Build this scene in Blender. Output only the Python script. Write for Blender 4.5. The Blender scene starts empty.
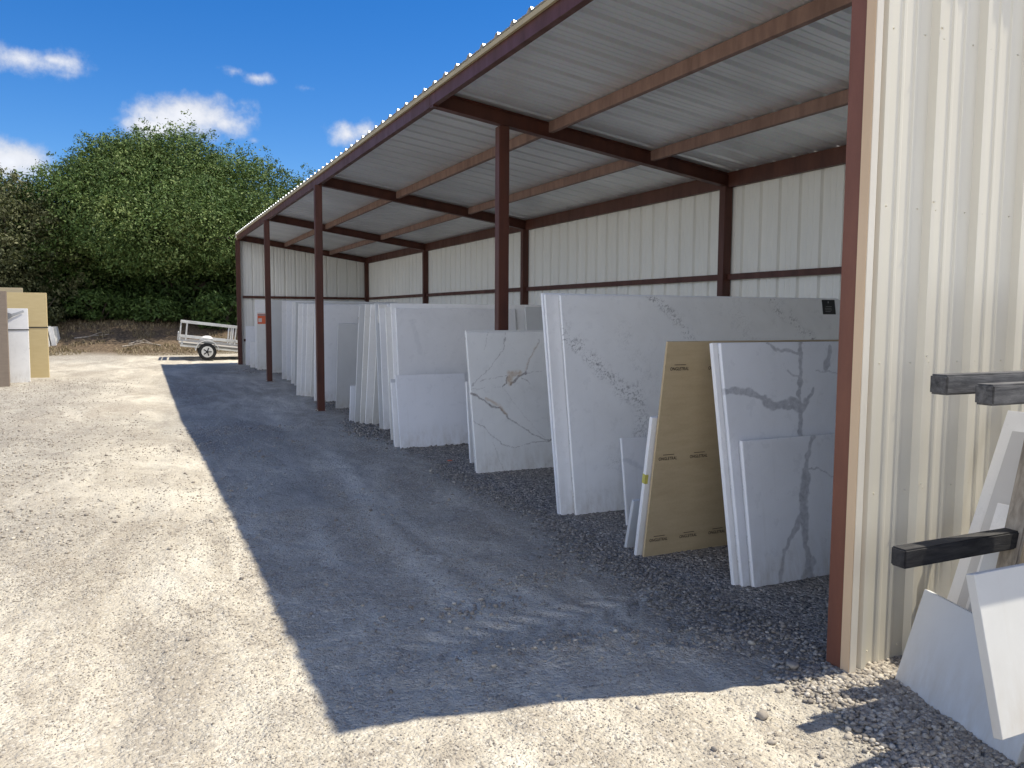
import bpy, bmesh, math, random
import numpy as np
from mathutils import Vector, Matrix
random.seed(7); rng = np.random.default_rng(7)
PI = math.pi
C = bpy.data.collections.new('yard'); bpy.context.scene.collection.children.link(C)
SC = bpy.context.scene

# ------------------------------------------------------------------ camera
CX, CH = -2.7815, 1.55
F_PX, PITCH, YAW, ROLL = 815.985, 0.0844280, 0.4351769, 0.0056064
def camera():
    fw = Vector((math.sin(YAW)*math.cos(PITCH), math.cos(YAW)*math.cos(PITCH), -math.sin(PITCH)))
    r = Vector((math.cos(YAW), -math.sin(YAW), 0)); u = r.cross(fw)
    r2 = r*math.cos(ROLL) + u*math.sin(ROLL); u2 = -r*math.sin(ROLL) + u*math.cos(ROLL)
    cd = bpy.data.cameras.new('camera'); co = bpy.data.objects.new('camera', cd); C.objects.link(co)
    m = Matrix((( r2.x, u2.x, -fw.x, CX), (r2.y, u2.y, -fw.y, 0), (r2.z, u2.z, -fw.z, CH), (0, 0, 0, 1)))
    co.matrix_world = m
    cd.sensor_width = 36; cd.lens = F_PX*36/1024; cd.clip_start = .05; cd.clip_end = 6000
    SC.camera = co
    return fw, r2, u2
FW, RT, UP = camera()
def pixdir(u, v):
    return (FW + RT*((u-512)/F_PX) - UP*((v-384)/F_PX)).normalized()

# ------------------------------------------------------------------ sky and sun
SUN = Vector((2.1, -0.479, 3.8)).normalized()
EL = math.asin(SUN.z); AZ = math.atan2(SUN.x, SUN.y)
w = bpy.data.worlds.new('World'); SC.world = w; w.use_nodes = True
nt = w.node_tree; nt.nodes.clear()
def N(tree, typ, **kw):
    n = tree.nodes.new(typ)
    for k, v in kw.items():
        if k == 'inp':
            for i, x in v.items(): n.inputs[i].default_value = x
        else: setattr(n, k, v)
    return n
out = N(nt, 'ShaderNodeOutputWorld'); bg = N(nt, 'ShaderNodeBackground', inp={'Strength': .10})
sky = N(nt, 'ShaderNodeTexSky', sky_type='NISHITA', sun_disc=False, sun_elevation=EL, sun_rotation=AZ,
        altitude=1500, air_density=1.1, dust_density=.2, ozone_density=4.0)
hsv = N(nt, 'ShaderNodeHueSaturation', inp={'Hue': .509, 'Saturation': 1.36, 'Value': .90}); nt.links.new(sky.outputs[0], hsv.inputs['Color'])
tc = N(nt, 'ShaderNodeTexCoord')
cn = N(nt, 'ShaderNodeTexNoise', inp={'Scale': 16.0, 'Detail': 9.0, 'Roughness': .62}); nt.links.new(tc.outputs['Generated'], cn.inputs['Vector'])
cb = N(nt, 'ShaderNodeTexNoise', inp={'Scale': 7.0, 'Detail': 3.0}); nt.links.new(tc.outputs['Generated'], cb.inputs['Vector'])
def wm(op, a, b=None, c=None):
    n = N(nt, 'ShaderNodeMath', operation=op)
    for i, x in enumerate((a, b, c)):
        if x is None: continue
        if isinstance(x, (int, float)): n.inputs[i].default_value = x
        else: nt.links.new(x, n.inputs[i])
    return n.outputs[0]
def vdot(vec):
    n = N(nt, 'ShaderNodeVectorMath', operation='DOT_PRODUCT'); nt.links.new(tc.outputs['Generated'], n.inputs[0]); n.inputs[1].default_value = vec
    return n.outputs['Value']
# scattered fair-weather clouds, each given by its direction in the sky and its size there
cl = [(20, 58, 66, 19, 1.3), (52, 60, 36, 12, 1.15), (186, 116, 62, 26, 1.6), (226, 124, 34, 15, 1.2), (152, 128, 38, 18, 1.2), (8, 161, 54, 28, 1.4), (368, 133, 44, 15, 1.1), (348, 134, 22, 16, .95), (234, 71, 17, 7, .72), (258, 78, 21, 7, .72), (306, 88, 22, 6, .58), (254, 141, 8, 5, .5)]
tot = None
for (u, v, a, b, s) in cl:
    d = pixdir(u, v); e = Vector((d.y, -d.x, 0)).normalized(); up = e.cross(d)
    x = wm('DIVIDE', vdot(e), a/F_PX); y = wm('DIVIDE', vdot(up), b/F_PX); z = vdot(d)
    r = wm('SQRT', wm('ADD', wm('MULTIPLY', x, x), wm('MULTIPLY', y, y)))
    m = wm('MULTIPLY', wm('SUBTRACT', 1.0, r), s)
    m = wm('MAXIMUM', m, -1.2)
    m = wm('ADD', m, wm('MULTIPLY', wm('LESS_THAN', z, 0.0), -5.0))
    tot = m if tot is None else wm('MAXIMUM', tot, m)
dens = wm('ADD', tot, wm('MULTIPLY', wm('SUBTRACT', cn.outputs['Fac'], .53), 3.0))
# unseen cumulus added behind the photographer to light the slabs and shed interior
cf = N(nt, 'ShaderNodeTexNoise', inp={'Scale': 3.2, 'Detail': 7.0, 'Roughness': .55}); nt.links.new(tc.outputs['Generated'], cf.inputs['Vector'])
sx = N(nt, 'ShaderNodeSeparateXYZ'); nt.links.new(tc.outputs['Generated'], sx.inputs[0])
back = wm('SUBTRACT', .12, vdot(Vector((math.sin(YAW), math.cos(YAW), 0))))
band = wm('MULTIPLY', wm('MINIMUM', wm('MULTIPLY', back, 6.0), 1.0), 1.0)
field = wm('ADD', wm('MULTIPLY', wm('SUBTRACT', cf.outputs['Fac'], .37), 7.0), wm('MULTIPLY', wm('SUBTRACT', band, 1.0), 6.0))
field = wm('SUBTRACT', field, wm('MULTIPLY', wm('MAXIMUM', wm('SUBTRACT', sx.outputs[2], .48), 0.0), 9.0))
dens = wm('MAXIMUM', dens, field)
mr = N(nt, 'ShaderNodeMapRange', interpolation_type='SMOOTHSTEP', inp={'From Min': .05, 'From Max': 1.15, 'To Min': 0, 'To Max': .93}); nt.links.new(dens, mr.inputs['Value'])
ccol = N(nt, 'ShaderNodeMapRange', inp={'From Min': .2, 'From Max': 1.6, 'To Min': 4.4, 'To Max': 6.2}); nt.links.new(wm('ADD', dens, wm('MULTIPLY', wm('SUBTRACT', cb.outputs['Fac'], .5), 2.0)), ccol.inputs['Value'])
bright = wm('ADD', 1.0, wm('MULTIPLY', wm('MINIMUM', wm('MAXIMUM', wm('MULTIPLY', back, 2.5), 0.0), 1.0), 1.5))   # unseen added clouds boosted above the puffs, as fill for the open shed
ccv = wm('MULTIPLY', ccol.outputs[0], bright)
cc = N(nt, 'ShaderNodeCombineColor')
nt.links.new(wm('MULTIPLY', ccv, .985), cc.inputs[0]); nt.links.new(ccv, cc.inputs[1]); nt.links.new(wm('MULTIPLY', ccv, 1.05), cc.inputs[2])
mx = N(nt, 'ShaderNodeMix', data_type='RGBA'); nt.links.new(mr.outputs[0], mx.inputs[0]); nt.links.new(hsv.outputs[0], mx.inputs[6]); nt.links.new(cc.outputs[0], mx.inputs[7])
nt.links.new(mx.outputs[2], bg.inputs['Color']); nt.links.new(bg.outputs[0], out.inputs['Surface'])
sl = bpy.data.lights.new('sun', 'SUN'); sl.energy = 4.2; sl.angle = math.radians(.55); sl.color = (1, .935, .80)
so = bpy.data.objects.new('sun', sl); C.objects.link(so); so.rotation_euler = SUN.to_track_quat('Z', 'Y').to_euler()
SC.view_settings.view_transform = 'Standard'; SC.view_settings.look = 'None'; SC.view_settings.exposure = .74; SC.view_settings.gamma = 1
SC.cycles.max_bounces = 9; SC.cycles.diffuse_bounces = 6

# ------------------------------------------------------------------ helpers
def tag(o, label=None, cat=None, group=None, kind=None):
    if cat and not kind: kind = 'thing'
    if label: o['label'] = label
    if cat: o['category'] = cat
    if group: o['group'] = group
    if kind: o['kind'] = kind
    return o
def thing(name, label, cat, loc=(0, 0, 0), rz=0, group=None):
    o = bpy.data.objects.new(name, None); C.objects.link(o); o.location = loc; o.rotation_euler = (0, 0, rz); o.empty_display_size = .2
    return tag(o, label, cat, group)
def link(name, me, mat, parent=None):
    o = bpy.data.objects.new(name, me); C.objects.link(o)
    if mat is not None:
        for m in (mat if isinstance(mat, (list, tuple)) else [mat]): me.materials.append(m)
    if parent is not None: o.parent = parent
    return o
class MB:
    def __init__(s): s.v = []; s.f = []
    def poly(s, pts, faces):
        b = len(s.v); s.v += [tuple(p) for p in pts]; s.f += [tuple(b+i for i in f) for f in faces]; return s
    def box(s, x0, x1, y0, y1, z0, z1, M=None):
        p = [Vector((x, y, z)) for z in (z0, z1) for y in (y0, y1) for x in (x0, x1)]
        if M is not None: p = [M @ q for q in p]
        return s.poly(p, [(0, 2, 3, 1), (4, 5, 7, 6), (0, 1, 5, 4), (2, 6, 7, 3), (0, 4, 6, 2), (1, 3, 7, 5)])
    def bar(s, a, b, w, h, up=(0, 0, 1)):
        a = Vector(a); b = Vector(b); d = (b-a).normalized(); r = d.cross(Vector(up)).normalized(); u = r.cross(d)
        M = Matrix(((r.x, d.x, u.x, a.x), (r.y, d.y, u.y, a.y), (r.z, d.z, u.z, a.z), (0, 0, 0, 1)))
        return s.box(-w/2, w/2, 0, (b-a).length, -h/2, h/2, M)
    def cyl(s, a, b, r, n=16, r2=None):
        a = Vector(a); b = Vector(b); d = (b-a).normalized(); r2 = r if r2 is None else r2
        t = Vector((0, 0, 1)) if abs(d.z) < .9 else Vector((1, 0, 0)); e = d.cross(t).normalized(); g = e.cross(d)
        p = [a + (e*math.cos(2*PI*i/n)+g*math.sin(2*PI*i/n))*r for i in range(n)] + [b + (e*math.cos(2*PI*i/n)+g*math.sin(2*PI*i/n))*r2 for i in range(n)]
        return s.poly(p, [(i, i+n, (i+1) % n+n, (i+1) % n) for i in range(n)] + [tuple(range(n)), tuple(range(2*n-1, n-1, -1))])
    def prism(s, prof, a, b, X, Z):   # profile points (x,z) in axes X,Z swept from a to b
        a = Vector(a); b = Vector(b); X = Vector(X); Z = Vector(Z); n = len(prof)
        p = [a+X*x+Z*z for x, z in prof] + [b+X*x+Z*z for x, z in prof]
        return s.poly(p, [(i, (i+1) % n, (i+1) % n+n, i+n) for i in range(n)] + [tuple(range(n))[::-1], tuple(range(n, 2*n))])
    def build(s, name, mat, parent=None, bevel=0, smooth=False):
        me = bpy.data.meshes.new(name); me.from_pydata(s.v, [], s.f)
        bm = bmesh.new(); bm.from_mesh(me); bmesh.ops.recalc_face_normals(bm, faces=bm.faces)
        if bevel: bmesh.ops.bevel(bm, geom=[e for e in bm.edges], offset=bevel, segments=2, affect='EDGES', clamp_overlap=True)
        bm.to_mesh(me); bm.free()
        if smooth: me.shade_smooth()
        return link(name, me, mat, parent)
def np_mesh(name, V, Q, mat=None, parent=None, smooth=False, attrs=None):
    """fast mesh: V (n,3), Q (m,k) faces of equal size"""
    me = bpy.data.meshes.new(name); n, m, k = len(V), len(Q), Q.shape[1]
    me.vertices.add(n); me.vertices.foreach_set('co', V.astype(np.float32).ravel())
    me.loops.add(m*k); me.loops.foreach_set('vertex_index', Q.astype(np.int32).ravel())
    me.polygons.add(m); me.polygons.foreach_set('loop_start', (np.arange(m)*k).astype(np.int32))
    me.update(calc_edges=True)
    if smooth: me.polygons.foreach_set('use_smooth', np.ones(m, bool))
    for an, av in (attrs or {}).items():
        a = me.attributes.new(an, 'FLOAT', 'POINT'); a.data.foreach_set('value', av.astype(np.float32))
    me.validate(); 
    return link(name, me, mat, parent)
def _hash(ix, iy, s):
    h = (ix.astype(np.int64)*374761393 + iy.astype(np.int64)*668265263 + s*974634777) & 0xffffffff
    h = ((h ^ (h >> 13))*1274126177) & 0xffffffff
    return ((h ^ (h >> 16)) & 0xffff)/65535.0
def vnoise(x, y, s=0):
    ix = np.floor(x); iy = np.floor(y); fx = x-ix; fy = y-iy; fx = fx*fx*(3-2*fx); fy = fy*fy*(3-2*fy)
    a = _hash(ix, iy, s); b = _hash(ix+1, iy, s); c = _hash(ix, iy+1, s); d = _hash(ix+1, iy+1, s)
    return (a*(1-fx)+b*fx)*(1-fy) + (c*(1-fx)+d*fx)*fy
def fbm(x, y, oct=4, s=0):
    t = 0; a = .5
    for i in range(oct): t = t + a*vnoise(x*2**i, y*2**i, s+i*17); a *= .5
    return t/(1-.5**oct)

# ------------------------------------------------------------------ materials
class Mat:
    def __init__(s, name, rough=.7, metal=0, spec=.5):
        s.m = bpy.data.materials.new(name); s.m.use_nodes = True; s.t = s.m.node_tree; s.t.nodes.clear()
        s.o = N(s.t, 'ShaderNodeOutputMaterial'); s.b = N(s.t, 'ShaderNodeBsdfPrincipled'); s.t.links.new(s.b.outputs[0], s.o.inputs[0])
        s.b.inputs['Roughness'].default_value = rough; s.b.inputs['Metallic'].default_value = metal; s.b.inputs['Specular IOR Level'].default_value = spec
    def L(s, a, b): s.t.links.new(a, b)
    def coord(s, scale=(1, 1, 1), world=False):
        tc = N(s.t, 'ShaderNodeTexCoord')
        if world: g = N(s.t, 'ShaderNodeNewGeometry'); o = g.outputs['Position']
        else: o = tc.outputs['Object']
        mp = N(s.t, 'ShaderNodeMapping'); mp.inputs['Scale'].default_value = scale; s.L(o, mp.inputs[0]); return mp.outputs[0]
    def noise(s, co, scale, detail=5, rough=.55, dist=0):
        n = N(s.t, 'ShaderNodeTexNoise', inp={'Scale': scale, 'Detail': detail, 'Roughness': rough, 'Distortion': dist}); s.L(co, n.inputs['Vector']); return n.outputs['Fac']
    def voro(s, co, scale, out='Distance', feat='F1'):
        n = N(s.t, 'ShaderNodeTexVoronoi', feature=feat, inp={'Scale': scale}); s.L(co, n.inputs['Vector']); return n.outputs[out]
    def ramp(s, f, *stops):
        n = N(s.t, 'ShaderNodeValToRGB'); e = n.color_ramp.elements
        while len(e) < len(stops): e.new(.5)
        for i, (p, c) in enumerate(stops):
            e[i].position = p; e[i].color = (tuple(c)+(1,)) if hasattr(c, '__len__') else (c, c, c, 1)
        s.L(f, n.inputs[0]); return n.outputs[0]
    def mix(s, f, a, b, mode='MIX'):
        n = N(s.t, 'ShaderNodeMix', data_type='RGBA', blend_type=mode)
        for i, x in ((0, f), (6, a), (7, b)):
            if isinstance(x, (int, float)): n.inputs[i].default_value = x if i == 0 else (x, x, x, 1)
            elif hasattr(x, 'is_linked') or hasattr(x, 'links'): s.L(x, n.inputs[i])
            else: n.inputs[i].default_value = tuple(x)+(1,)
        return n.outputs[2]
    def math(s, op, a, b=None, c=None, clamp=False):
        n = N(s.t, 'ShaderNodeMath', operation=op, use_clamp=clamp)
        for i, x in enumerate((a, b, c)):
            if x is None: continue
            if isinstance(x, (int, float)): n.inputs[i].default_value = x
            else: s.L(x, n.inputs[i])
        return n.outputs[0]
    def rng(s, x, a, b, c=0, d=1):
        n = N(s.t, 'ShaderNodeMapRange', inp={'From Min': a, 'From Max': b, 'To Min': c, 'To Max': d}); s.L(x, n.inputs[0]); return n.outputs[0]
    def attr(s, name): return N(s.t, 'ShaderNodeAttribute', attribute_name=name).outputs['Fac']
    def color(s, c): s.L(c, s.b.inputs['Base Color']) if not isinstance(c, tuple) else setattr(s.b.inputs['Base Color'], 'default_value', c+(1,))
    def rough(s, c): s.L(c, s.b.inputs['Roughness'])
    def bump(s, h, strength=.3, dist=.01):
        n = N(s.t, 'ShaderNodeBump', inp={'Strength': strength, 'Distance': dist}); s.L(h, n.inputs['Height'])
        s.L(n.outputs[0], s.b.inputs['Normal']); return n

def paint(name, base, dark, rough=.55, spec=.4, scale=6, bump=.1, streak=True, lo=.35, hi=.7, metal=0):
    m = Mat(name, rough, metal, spec); co = m.coord((1, 1, .25) if streak else (1, 1, 1), world=True)
    n = m.noise(co, scale, 6, .65); n2 = m.noise(m.coord(world=True), 55, 3)
    c = m.mix(m.rng(n, lo, hi), base, dark); c = m.mix(m.rng(n2, .3, .8, 0, .22), c, dark)
    m.color(c); m.rough(m.rng(n, .3, .7, rough-.08, rough+.12)); m.bump(n2, bump, .004); return m.m
M_RED = paint('red_oxide_steel', (.098, .032, .02), (.056, .02, .014), .5)
M_PUR = paint('dusty_red_oxide_steel', (.25, .155, .125), (.15, .09, .072), .65, scale=9)
M_CREAM = paint('cream_painted_sheet', (.70, .655, .54), (.64, .595, .485), .42, scale=2.5, bump=.03, lo=.3, hi=.9)
M_TRIM = paint('tan_painted_trim', (.68, .50, .32), (.6, .43, .27), .42, scale=3, bump=.03)
M_INNER = paint('primer_backed_sheet', (.78, .77, .72), (.70, .69, .64), .5, scale=2.2, bump=.03, lo=.3, hi=.85)
def roof_mat():
    m = Mat('galvanised_roof_sheet', .30, .55, .5); co = m.coord((.4, 2.2, 1), world=True)
    n = m.noise(m.coord((.5, .8, 1), world=True), 1.6, 4, .5); n2 = m.noise(m.coord(world=True), 30, 3); v = m.voro(m.coord(world=True), 45, 'Color')
    c = m.mix(m.rng(n, .3, .75), (.78, .80, .82), (.62, .64, .66)); c = m.mix(.12, c, v, 'SOFT_LIGHT')
    m.color(c); m.rough(m.rng(n, .3, .8, .3, .5)); m.bump(n2, .04, .003); return m.m
M_ROOF = roof_mat()
M_JAMB = paint('lit_red_oxide_jamb', (.20, .078, .046), (.14, .055, .035), .5)  # lighter than the post red: daylight on the jamb put into its colour
M_FLASH = paint('cream_flashing', (.74, .69, .58), (.66, .6, .5), .4, scale=3, bump=.03)
def slab_mat(name, face, vein=None, vein2=None, rough=.28, mott=.5, backing=False):
    m = Mat(name, rough, 0, .45); co = m.coord(); n = m.noise(co, 3.5, 6, .6, .6); n2 = m.noise(co, 160, 2)
    c = m.mix(m.rng(n, .42, .72, 0, mott), face, tuple(x*.86 for x in face)); c = m.mix(m.rng(n2, .45, .8, 0, .1), c, (.45, .45, .45))
    if vein:
        vn = m.noise(co, 26, 5, .7, .5); a = m.attr('vein')
        f = m.math('MULTIPLY', a, m.rng(vn, .28, .6, .45, 1), clamp=True); c = m.mix(f, c, vein)
        if vein2: f2 = m.attr('rust'); c = m.mix(m.math('MULTIPLY', f2, m.rng(vn, .35, .6, .3, 1)), c, vein2)
    d = m.noise(co, 9, 5, .7); c = m.mix(m.rng(d, .58, .8, 0, .12), c, (.5, .47, .42))
    sp = N(m.t, 'ShaderNodeSeparateXYZ'); m.L(co, sp.inputs[0]); dn = m.noise(m.coord((3, 3, 1)), 5, 6, .7)
    foot = m.math('MULTIPLY', m.rng(sp.outputs[2], .0, .30, 1, 0), m.rng(dn, .38, .68), clamp=True); c = m.mix(m.math('MULTIPLY', foot, .55), c, (.42, .37, .30))
    streak = m.noise(m.coord((9, 9, .5)), 1.6, 5, .7); c = m.mix(m.rng(streak, .6, .8, 0, .16), c, (.45, .42, .37))
    m.color(c); m.rough(m.rng(d, .3, .75, rough-.06, rough+.16)); return m.m
M_WHITE = slab_mat('white_quartz', (.86, .855, .84))
M_WHITE2 = slab_mat('cool_white_quartz', (.80, .81, .83), mott=.3)
M_WARM = slab_mat('warm_white_quartz', (.76, .75, .71), mott=.7)
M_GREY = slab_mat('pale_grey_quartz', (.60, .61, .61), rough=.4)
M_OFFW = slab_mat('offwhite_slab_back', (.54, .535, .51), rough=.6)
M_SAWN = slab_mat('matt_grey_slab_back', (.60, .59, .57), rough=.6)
M_VEIN_A = slab_mat('white_quartz_broad_grey_veins', (.79, .80, .82), (.41, .415, .44))
M_VEIN_B = slab_mat('white_quartz_crackled_veins', (.82, .825, .82), (.20, .20, .21))
M_VEIN_C = slab_mat('white_quartz_gold_veins', (.81, .81, .78), (.27, .25, .235), (.50, .36, .22))
M_LIGHTV = slab_mat('white_quartz_faint_veins', (.77, .77, .77), (.5, .51, .53))
def card_mat(name, a, b):
    m = Mat(name, .75, 0, .3); co = m.coord(); n = m.noise(m.coord((1, 1, 5)), 4, 6, .6); n2 = m.noise(co, 70, 3)
    c = m.mix(m.rng(n, .3, .75), a, b); c = m.mix(m.rng(n2, .4, .8, 0, .15), c, tuple(x*.6 for x in b)); m.color(c); m.bump(n2, .1, .002); return m.m
M_TAN = card_mat('tan_protective_film', (.53, .42, .26), (.45, .35, .21))
M_TAN2 = card_mat('mustard_film', (.56, .45, .24), (.50, .39, .20))
M_BEIGE = card_mat('beige_film', (.42, .36, .24), (.37, .31, .2))
M_TAUPE = card_mat('taupe_film', (.25, .2, .155), (.2, .16, .125))
def flat(name, c, rough=.6, metal=0):
    m = Mat(name, rough, metal, .4); n = m.noise(m.coord(), 18, 4); m.color(m.mix(m.rng(n, .3, .8, 0, .4), c, tuple(x*.75 for x in c))); return m.m
M_BLACK = flat('black_plastic', (.015, .015, .016), .5); M_INK = flat('dark_printing_ink', (.06, .045, .03), .7)
M_ORANGE = flat('orange_paper', (.75, .16, .07), .7); M_PALEINK = flat('pale_print', (.3, .3, .3), .6); M_RUB = flat('tyre_rubber', (.02, .02, .02), .8)
M_TWHITE = paint('white_trailer_paint', (.66, .66, .63), (.4, .38, .34), .45, scale=8, bump=.05, streak=False, lo=.45, hi=.85)
M_GALV = flat('galvanised_steel', (.42, .43, .44), .42, .6); M_BOARD = flat('grey_weathered_board', (.32, .30, .27), .8)
M_YEL = flat('yellow_tape', (.55, .5, .12), .5); M_SCREW = flat('screw_heads', (.66, .62, .52), .45, 0)
def wood_mat(name, a, b, axis):
    m = Mat(name, .7, 0, .35); sc = [16, 16, 16]; sc[axis] = 2.6
    n = m.noise(m.coord(tuple(sc)), 2.6, 7, .65, .4); n2 = m.noise(m.coord(), 3, 4)
    c = m.mix(m.rng(n, .35, .68), a, b); c = m.mix(m.rng(n2, .5, .75, 0, .5), c, tuple(x*2 for x in a)); m.color(c); m.bump(n, .5, .006); return m.m
M_ARM = wood_mat('charred_black_timber', (.012, .012, .014), (.05, .048, .047), 0)
M_ARM2 = wood_mat('scuffed_black_timber', (.035, .034, .034), (.15, .145, .14), 0)
M_POST = wood_mat('weathered_timber', (.20, .17, .135), (.42, .37, .30), 2)
M_FRAME = wood_mat('rack_timber', (.12, .09, .06), (.2, .16, .11), 0)
def ground_mat():
    m = Mat('crushed_limestone_ground', .95, 0, .12); co = m.coord(world=True)
    zone = m.attr('gravel'); litter = m.attr('litter'); dust = m.attr('dust')
    n = m.noise(co, .55, 6, .6, .4); n2 = m.noise(co, 6, 6, .65); n3 = m.noise(co, 70, 4, .6)
    na = m.noise(m.coord((1.0, .38, 1), world=True), 1.5, 7, .68, .8); n4 = m.noise(co, 24, 5, .7)
    cal = m.mix(m.rng(n, .36, .64), (.585, .535, .435), (.47, .42, .34)); cal = m.mix(m.rng(na, .44, .62, 0, .72), cal, (.36, .315, .25)); cal = m.mix(m.rng(n2, .45, .72, 0, .55), cal, (.30, .26, .215))
    cal = m.mix(m.rng(na, .47, .34, 0, .75), cal, (.70, .645, .53)); cal = m.mix(m.math('MULTIPLY', dust, m.rng(n2, .3, .6, .5, 1)), cal, (.72, .665, .55)); cal = m.mix(m.rng(n4, .55, .75, 0, .45), cal, (.26, .23, .19))
    vor = m.voro(co, 75, 'Color'); sep = N(m.t, 'ShaderNodeSeparateColor'); m.L(vor, sep.inputs[0])
    speck = m.math('MULTIPLY', m.rng(sep.outputs[0], .88, .92), m.rng(n2, .35, .6, .1, .6), clamp=True)
    cal = m.mix(speck, cal, (.2, .175, .15))
    lite = m.math('MULTIPLY', m.rng(sep.outputs[1], .84, .9), .5); cal = m.mix(lite, cal, (.66, .62, .54))
    vg = m.voro(co, 42, 'Color'); sg = N(m.t, 'ShaderNodeSeparateColor'); m.L(vg, sg.inputs[0])
    grav = m.ramp(sg.outputs[0], (0, (.13, .12, .11)), (.45, (.27, .25, .225)), (.8, (.37, .345, .30)), (1, (.5, .47, .42)))
    edge = m.voro(co, 42, 'Distance', 'DISTANCE_TO_EDGE'); grav = m.mix(m.rng(edge, 0, .08, .6, 0), grav, (.09, .085, .075))
    c = m.mix(zone, cal, grav)
    lt = m.ramp(m.noise(co, 14, 6, .7), (.3, (.05, .037, .025)), (.55, (.15, .11, .075)), (.75, (.30, .235, .155))); c = m.mix(litter, c, lt)
    m.color(c)
    dist = m.voro(co, 75); dg = m.voro(co, 42)
    h = m.math('ADD', m.math('MULTIPLY', n3, .6), m.math('MULTIPLY', dist, -.5)); h = m.math('ADD', h, m.math('MULTIPLY', m.math('MULTIPLY', dg, zone), -1.1))
    h = m.math('ADD', h, m.math('MULTIPLY', n2, 2.2)); h = m.math('ADD', h, m.math('MULTIPLY', n4, 1.3)); m.bump(h, .85, .016); return m.m
M_GROUND = ground_mat()
def stone_mat(name, ramp):
    m = Mat(name, .9, 0, .2); a = m.attr('tint'); c = m.ramp(a, *ramp); n = m.noise(m.coord(world=True), 130, 4, .6)
    c = m.mix(m.rng(n, .35, .75, 0, .4), c, (.2, .18, .16)); m.color(c); m.bump(n, .35, .003); return m.m
M_STONE = stone_mat('crushed_stone', ((0, (.10, .095, .09)), (.35, (.20, .185, .165)), (.7, (.33, .30, .26)), (1, (.56, .52, .45))))
M_STONE2 = stone_mat('pale_pebbles', ((0, (.17, .15, .13)), (.4, (.33, .29, .24)), (.8, (.5, .45, .37)), (1, (.62, .57, .48))))
def leaf_mat(name, a, b, c):
    m = Mat(name, .6, 0, .2); t = m.attr('tint'); col = m.ramp(t, (0, a), (.5, b), (1, c)); m.color(col)
    tr = N(m.t, 'ShaderNodeBsdfTranslucent'); m.L(m.mix(.5, col, (.16, .22, .03)), tr.inputs[0]); ms = N(m.t, 'ShaderNodeMixShader', inp={0: .10})
    m.L(m.b.outputs[0], ms.inputs[1]); m.L(tr.outputs[0], ms.inputs[2]); m.L(ms.outputs[0], m.o.inputs[0]); return m.m
M_LEAF = leaf_mat('oak_leaves', (.024, .048, .011), (.075, .125, .032), (.19, .235, .08))
M_OLIVE = leaf_mat('dusty_olive_leaves', (.035, .045, .018), (.085, .092, .04), (.155, .155, .08))
M_BARK = flat('bark', (.10, .08, .06), .9); M_DRY = flat('dry_grass', (.42, .33, .19), .8); M_STRAW = leaf_mat('dry_undergrowth', (.12, .09, .05), (.2, .155, .09), (.32, .26, .16))

# ------------------------------------------------------------------ ground
def gravel_zone(x, y):
    b = -.62 + .055*y + .38*(fbm(x*.9+5, y*.55, 3, 3)-.5)*2
    z = np.clip((x-b)/.5+.35, 0, 1)*np.where(y < 27, 1, 0)
    front = np.clip((x-(-.85+.5*(fbm(x*1.3, y*1.3, 3, 9)-.5)*2-.35*(2.2-y)))/.5, 0, 1); z = np.where(y < 2.5, front, z)
    l = np.clip((-2.7-x)/1.4+ (fbm(x*.5, y*.5, 3, 5)-.5)*1.6, 0, 1)*np.clip((y-4.2)/3, 0, 1)*np.clip((24-y)/6, 0, 1)*.55
    pt = np.clip((fbm(x*.55+9, y*.25+3, 4, 21)-.56)*5, 0, 1)*.5*(y > 3)
    return np.clip(np.maximum(np.maximum(z, l), pt), 0, 1)
GY = [0, 8, 13.5, 19, 24.6, 29.5]; GZ = [0, 0, -.045, .02, .09, .20]
def grade(y): return np.interp(y, GY, GZ)
def height(x, y):
    h = .034*(fbm(x*.35, y*.2, 3, 1)-.5) + .034*(fbm(x*1.6, y*.9, 4, 2)-.5)+.017*(fbm(x*7, y*7, 3, 4)-.5) - .010*np.clip((fbm(x*3.2+7, y*1.6, 3, 14)-.55)*6, 0, 1)+.006*(fbm(x*24, y*24, 2, 6)-.5)
    h = h*np.clip((np.hypot(x-CX, y)-.3), 0, 1)
    # ruts running along the yard and one tread print across it
    rx = x + 1.15 + .25*np.sin(y*.35); h = h - .014*np.exp(-(rx/.16)**2)*np.clip(y-3, 0, 1) - .012*np.exp(-((rx+1.5)/.18)**2)
    u = (x+.75)*.97+(y-3.6)*.12; v = (y-3.62)-(x+.75)*.14
    band = np.exp(-(v/.14)**4)*np.clip((u+1.1)*3, 0, 1)*np.clip((.95-u)*3, 0, 1)
    h = h + band*(-.008+.007*np.clip(3*np.sin(u*40+np.abs(v)*38), -1, 1))*(.5+fbm(x*4, y*4, 2, 77)*.9)
    v2 = v-.46-.06*u; h = h+np.exp(-(v2/.10)**4)*np.clip((u+.6)*3, 0, 1)*np.clip((.9-u)*3, 0, 1)*(-.012+.010*np.clip(3*np.sin(u*34), -1, 1))*fbm(x*3, y*3, 2, 78)
    lump = np.exp(-(((x+.9)/.6)**2+((y-3.25)/.16)**2)); h = h+lump*.035*fbm(x*16, y*16, 3, 31); l2 = np.exp(-(((x+.35)/.35)**2+((y-3.05)/.12)**2)); h = h+l2*.05*fbm(x*18, y*18, 3, 33)
    inshed = np.clip((x+.25)/.3, 0, 1)*np.clip((y-2.3)/.2, 0, 1)*(y < 25.5); h = h*(1-inshed*.85)
    s = np.clip((y-29.3-.35*np.sin(x*.7))/6, 0, 1); h = h + s*s*(3-2*s)*1.1 + s*.25*(fbm(x*.8, y*.8, 3, 12)-.4)
    far = np.clip((np.hypot(x, y)-55)/300, 0, 1); h = h-far*2.0+grade(y)
    return h
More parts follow.
